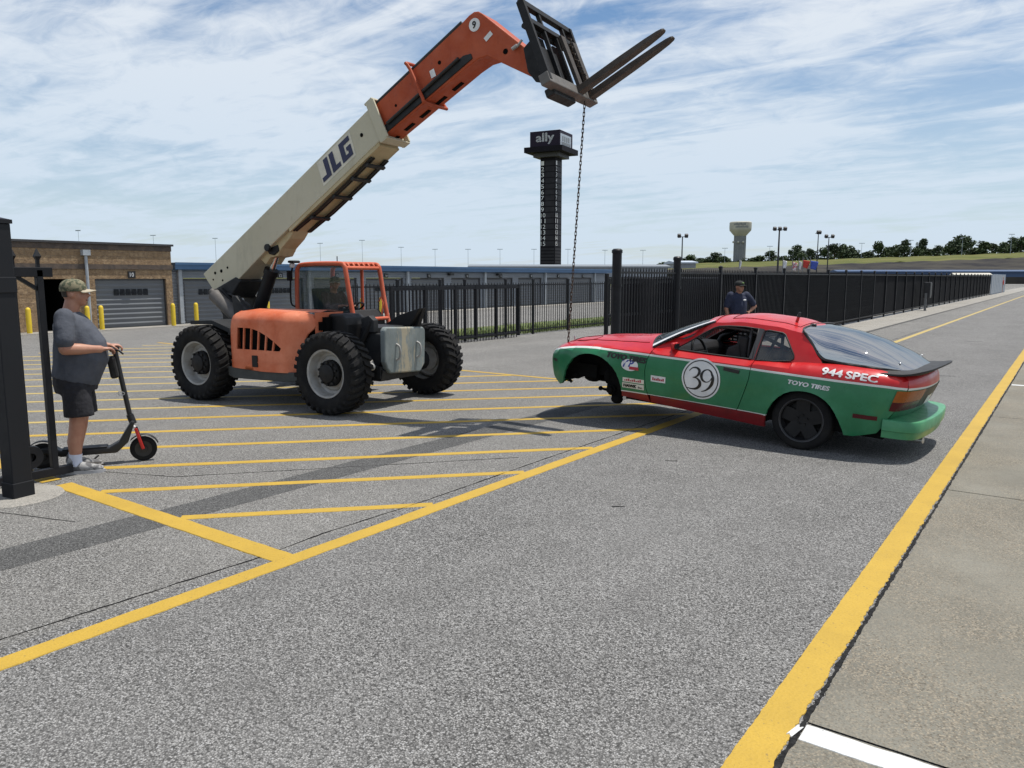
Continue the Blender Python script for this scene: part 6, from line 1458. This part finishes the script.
fuse('shorts', [('hull', [V(-.01, 0, .90), V(-.01, 0, .80), V(-.005, 0, .72)], [(.18, .175), (.185, .18), (.175, .17)]),
     ('hull', [V(.0, -.09, .78), V(.012, -.105, .64), V(.015, -.11, .51)], [(.115, .115), (.110, .118), (.108, .122)]), ('hull', [V(.0, .09, .78), V(.012, .105, .64), V(.012, .11, .51)], [(.115, .115), (.110, .118), (.108, .122)])], 'shorts_black', man, .012, 3)
for y_, fx2 in ((-.095, -.02), (.10, -.06)):
    mb = MB(); mb.tube([V(-.023 + fx2 * .7, y_, .175), V(-.020 + fx2, y_, .12), V(-.02 + fx2, y_, .07)], [.053, .049, .054], 12); mb.build('sock', 'sock', man, 60)
shoe(man, V(-.125, -.100, 0), V(.185, -.115, 0)); shoe(man, V(-.16, .105, 0), V(.14, .125, 0))
cap(man, hc, V(1, 0, 0), 'camo', 'brim_tan')
mb = MB(); rows = []
for i in range(5): z = hc.z + .040 - i * .017; rows.append([V(hc.x - .012 + (.097 - .004 * i) * math.cos(a), (.085 - .003 * i) * math.sin(a), z) for a in [R(115 + 130 * j / 12) for j in range(13)]])
mb.grid(rows); mb.build('hair', 'hair', man, 60)
# the scooter
sc = thing('kick_scooter', 'black electric kick scooter with red front fork beside the man', 'scooter', (-7.215, 3.36, 0), (0, 0, R(59)))
wr = .118
def sc_wheel(x_):
    w = bpy.data.objects.new('wheel', None); C.objects.link(w); w.parent = sc; w.location = (x_, 0, wr)
    mb = MB(); mb.lathe([(.075, -.022), (.10, -.027), (.114, -.018), (wr, 0), (.114, .018), (.10, .027), (.075, .022)], 32, axis='y'); mb.build('tyre', 'tyre', w, 50)
    mb = MB(); mb.lathe([(0, -.03), (.03, -.03), (.032, -.015), (.077, -.018), (.077, .018), (.032, .015), (.03, .03), (0, .03)], 28, axis='y'); mb.build('rim', 'scooter_black', w, 40)
sc_wheel(.42); sc_wheel(-.40)
mb = MB(); mb.prism([(-.44, .20), (-.30, .20), (-.26, .165), (.14, .165), (.22, .21), (.335, .40), (.365, .385), (.30, .20), (.20, .105), (-.25, .105), (-.33, .13), (-.44, .15)], -.065, .065); mb.build('deck', 'scooter_black', sc, bevel=.015)
mb = MB(); mb.span((-.24, -.068, .168), (.12, .068, .174)); mb.build('foot_mat', 'car_rubber', sc)
mb = MB(); mb.tube([(.348, 0, .36), (.322, 0, .45)], .032, 12); mb.tube([(.322, 0, .45), (.235, 0, 1.06)], .022, 12); mb.build('stem', 'scooter_black', sc, 60)
mb = MB(); mb.tube([(.225, -.22, 1.075), (.230, -.12, 1.07), (.230, .12, 1.07), (.225, .22, 1.075)], .012, 8); mb.build('handlebar', 'scooter_black', sc, 60)
for s in (-1, 1): mb = MB(); mb.tube([(.225, s * .23, 1.075), (.230, s * .12, 1.07)], .018, 10); mb.build('grip', 'car_rubber', sc, 60)
mb = MB(); mb.tube([(.235, -.11, 1.07), (.285, -.13, 1.055), (.315, -.20, 1.035)], .008, 6); mb.build('brake_lever', 'scooter_black', sc, 60)
mb = MB(); mb.box((.250, 0, 1.075), (.05, .09, .03)); mb.build('display', 'scooter_black', sc, bevel=.008)
for s in (-1, 1): mb = MB(); mb.beam((.365, s * .040, .32), (.42, s * .042, wr), .014, .028, (1, 0, 0)); mb.build('fork_leg', 'scooter_red' if s < 0 else 'scooter_black', sc, bevel=.006)
mb = MB(); rows = [[(.42 + math.cos(a) * (wr + .018), y_, wr + math.sin(a) * (wr + .018)) for a in [R(20 + 120 * i / 12) for i in range(13)]] for y_ in (-.032, 0, .032)]; mb.grid(rows); mb.build('mudguard', 'scooter_black', sc, 60, solid=.006)
mb = MB(); rows = [[(-.40 + math.cos(a) * (wr + .02), y_, wr + math.sin(a) * (wr + .02)) for a in [R(60 + 120 * i / 12) for i in range(13)]] for y_ in (-.032, 0, .032)]; mb.grid(rows); mb.build('mudguard', 'scooter_black', sc, 60, solid=.006)
mb = MB(); mb.tube(catmull([(.05, -.07, .10), (-.02, -.09, .03), (.10, -.10, .015)], 4), .008, 6); mb.build('kickstand', 'scooter_black', sc, 60)
mb = MB(); mb.tube(catmull([(.29, -.02, .66), (.245, -.02, .67), (.245, -.02, .64), (.285, -.02, .64)], 3, True), .005, 5, closed=True); mb.build('hook', 'silver', sc)
mb = MB(); mb.box((.215, .0, .90), (.07, .16, .20), Matrix.Rotation(R(-8), 3, 'Y')); mb.build('stem_bag', 'seat_black', sc, bevel=.02)
mb = MB(); mb.ball((.355, -.034, .335), .014, 8, 6); mb.build('reflector', 'sticker_white', sc)
# the man behind the car
gx, gy = -5.75, 16.1
man2 = thing('person', 'man in navy polo shirt and dark cap standing behind the race car', 'person', (gx, gy, 0), (0, 0, R(-45)))
hc = V(.03, 0, 1.515); f2 = V(.94, .34, 0).normalized()
rs, ls = V(-.01, -.19, 1.33), V(-.01, .19, 1.33)
le, lh = V(-.02, .385, 1.10), V(.06, .215, .985)
re_, rh = V(-.02, -.26, 1.06), V(.08, -.24, .84)
body = head_parts(hc, f2) + [('limb', [V(-.01, 0, 1.34), V(.0, 0, 1.40), V(.015, 0, 1.46)], [.07, .062, .058])]
body += [('limb', [ls, ls.lerp(le, .5), le], [.050, .048, .043]), ('limb', [le, le.lerp(lh, .4), lh], [.043, .040, .028]), ('limb', [rs, rs.lerp(re_, .5), re_], [.050, .048, .043]), ('limb', [re_, re_.lerp(rh, .4), rh], [.043, .040, .028])]
body += hand_parts(lh, V(.3, -.5, -.5), V(.3, .8, .2), 1, .5, -1) + hand_parts(rh, V(.1, 0, -1), V(0, -1, 0), 1, .5, 1)
body += [('hull', [V(0, 0, .85), V(0, 0, 1.1), V(0, 0, 1.3)], [(.09, .10), (.09, .10), (.08, .08)])]
for y_ in (-.1, .1): body += [('limb', [V(0, y_, .85), V(.0, y_, .48), V(-.01, y_, .09)], [.09, .06, .04])]
fuse('body', body, 'skin_tan', man2, .011, 3); face(man2, hc, f2)
fuse('polo_shirt', [('hull', [V(0, 0, .84), V(.01, 0, .98), V(.01, 0, 1.12), V(0, 0, 1.27), V(-.01, 0, 1.36)], [(.18, .145), (.185, .155), (.185, .150), (.19, .125), (.09, .075)]), ('limb', [ls + V(0, -.02, 0), ls.lerp(le, .4), ls.lerp(le, .75)], [.088, .080, .072]), ('limb', [rs + V(0, .02, 0), rs.lerp(re_, .4), rs.lerp(re_, .75)], [.088, .080, .072]), ('ball', V(.0, 0, 1.34), (.085, .16, .05))], 'polo_navy', man2, .012, 4)
fuse('trousers', [('hull', [V(0, 0, .90), V(0, 0, .76)], [(.17, .14), (.175, .145)])] + [('limb', [V(0, y_, .78), V(.01, y_, .45), V(0, y_, .07)], [.10, .078, .065]) for y_ in (-.1, .1)], 'trousers_grey', man2, .014, 3)
for y_ in (-.1, .1): shoe(man2, V(-.09, y_, 0), V(.19, y_ * 1.25, 0), 1, 'cap_dark', 'cap_dark')
cp2 = cap(man2, hc, f2, 'cap_dark', 'cap_dark')
mb = MB(); mb.ball(hc + f2 * .094 + V(0, 0, .078), (.02, .028, .018), 8, 6); mb.build('badge', 'cap_green', cp2)
mb = MB(); mb.ball(V(.135, .075, 1.24), (.012, .035, .018), 8, 6); mb.build('chest_badge', 'sign_white', man2)
mb = MB(); mb.tube([V(.02, -.07, 1.385), V(.075, 0, 1.36), V(.02, .07, 1.385), V(-.06, 0, 1.41)], .02, 8, closed=True); mb.build('collar', 'polo_navy', man2, 60)
# the driver
p0 = tele_pt((-1.56, .69, 1.12))
drv = thing('person', 'driver in dark plaid shirt and cap seated in the telehandler cab', 'person', p0, (0, 0, R(6 - 10)))
k = .86; hc = V(.08, 0, .50); f3 = V(.80, -.6, 0).normalized()
rs, ls = V(.02, -.15, .33), V(.02, .15, .33); re_, rh = V(.15, -.20, .13), V(.36, -.08, .17); le, lh = V(.15, .20, .13), V(.36, .10, .17)
body = head_parts(hc, f3, k) + [('limb', [V(.02, 0, .32), V(.05, 0, .42)], [.055, .05])] + [('limb', [a, b, c_], [.05, .042, .026]) for a, b, c_ in ((rs, re_, rh), (ls, le, lh))]
body += hand_parts(rh, V(.9, .1, .1), V(0, -.2, 1), k, .9, 1) + hand_parts(lh, V(.9, -.1, .1), V(0, .2, 1), k, .9, -1)
body += [('hull', [V(0, 0, .02), V(0, 0, .3)], [(.12, .11), (.13, .10)])] + [('limb', [V(0, y_, .03), V(.32, y_, .05), V(.36, y_, -.12)], [.075, .06, .05]) for y_ in (-.09, .09)]
fuse('body', body, 'skin_tan', drv, .011, 3); face(drv, hc, f3, k)
fuse('shirt', [('hull', [V(0, 0, -.0), V(.01, 0, .14), V(.01, 0, .27), V(.02, 0, .37)], [(.15, .14), (.16, .15), (.165, .12), (.07, .06)])] + [('limb', [a, a.lerp(b, .5), b, b.lerp(c_, .6)], [.062, .056, .052, .046]) for a, b, c_ in ((rs, re_, rh), (ls, le, lh))], 'shirt_plaid', drv, .012, 3)
fuse('trousers', [('limb', [V(0, y_, .04), V(.34, y_, .06), V(.37, y_, -.08)], [.09, .075, .065]) for y_ in (-.09, .09)], 'shorts_black', drv, .014, 3)
cap(drv, hc, f3, 'camo', 'brim_tan', k)
# two tiny people at the far end of the road
for i, (px, m_, lb) in enumerate(((1003, 'flag_red', 'tiny far person in red top at the end of the fence'), (998, 'sticker_black', 'tiny far person in dark top at the end of the fence'))):
    x_, y_, _ = at(px, 85 + i * 3); t = thing('person', lb, 'person', (x_, y_, 0))
    fuse('body', [('limb', [V(0, .09, .05), V(0, .09, .5), V(0, .06, .9)], [.06, .07, .10]), ('limb', [V(0, -.09, .05), V(0, -.09, .5), V(0, -.06, .9)], [.06, .07, .10]), ('limb', [V(0, 0, 1.4), V(0, 0, 1.52)], [.06, .06]), ('ball', V(0, 0, 1.62), (.10, .09, .12)), ('limb', [V(0, .2, 1.38), V(0, .24, 1.1), V(.08, .22, .88)], [.05, .045, .035]), ('limb', [V(0, -.2, 1.38), V(0, -.24, 1.1), V(.08, -.22, .88)], [.05, .045, .035])], 'skin', t, .03, 2)
    fuse('top', [('hull', [V(0, 0, .85), V(0, 0, 1.1), V(0, 0, 1.38)], [(.20, .14), (.2, .15), (.22, .13)])], m_, t, .03, 2)
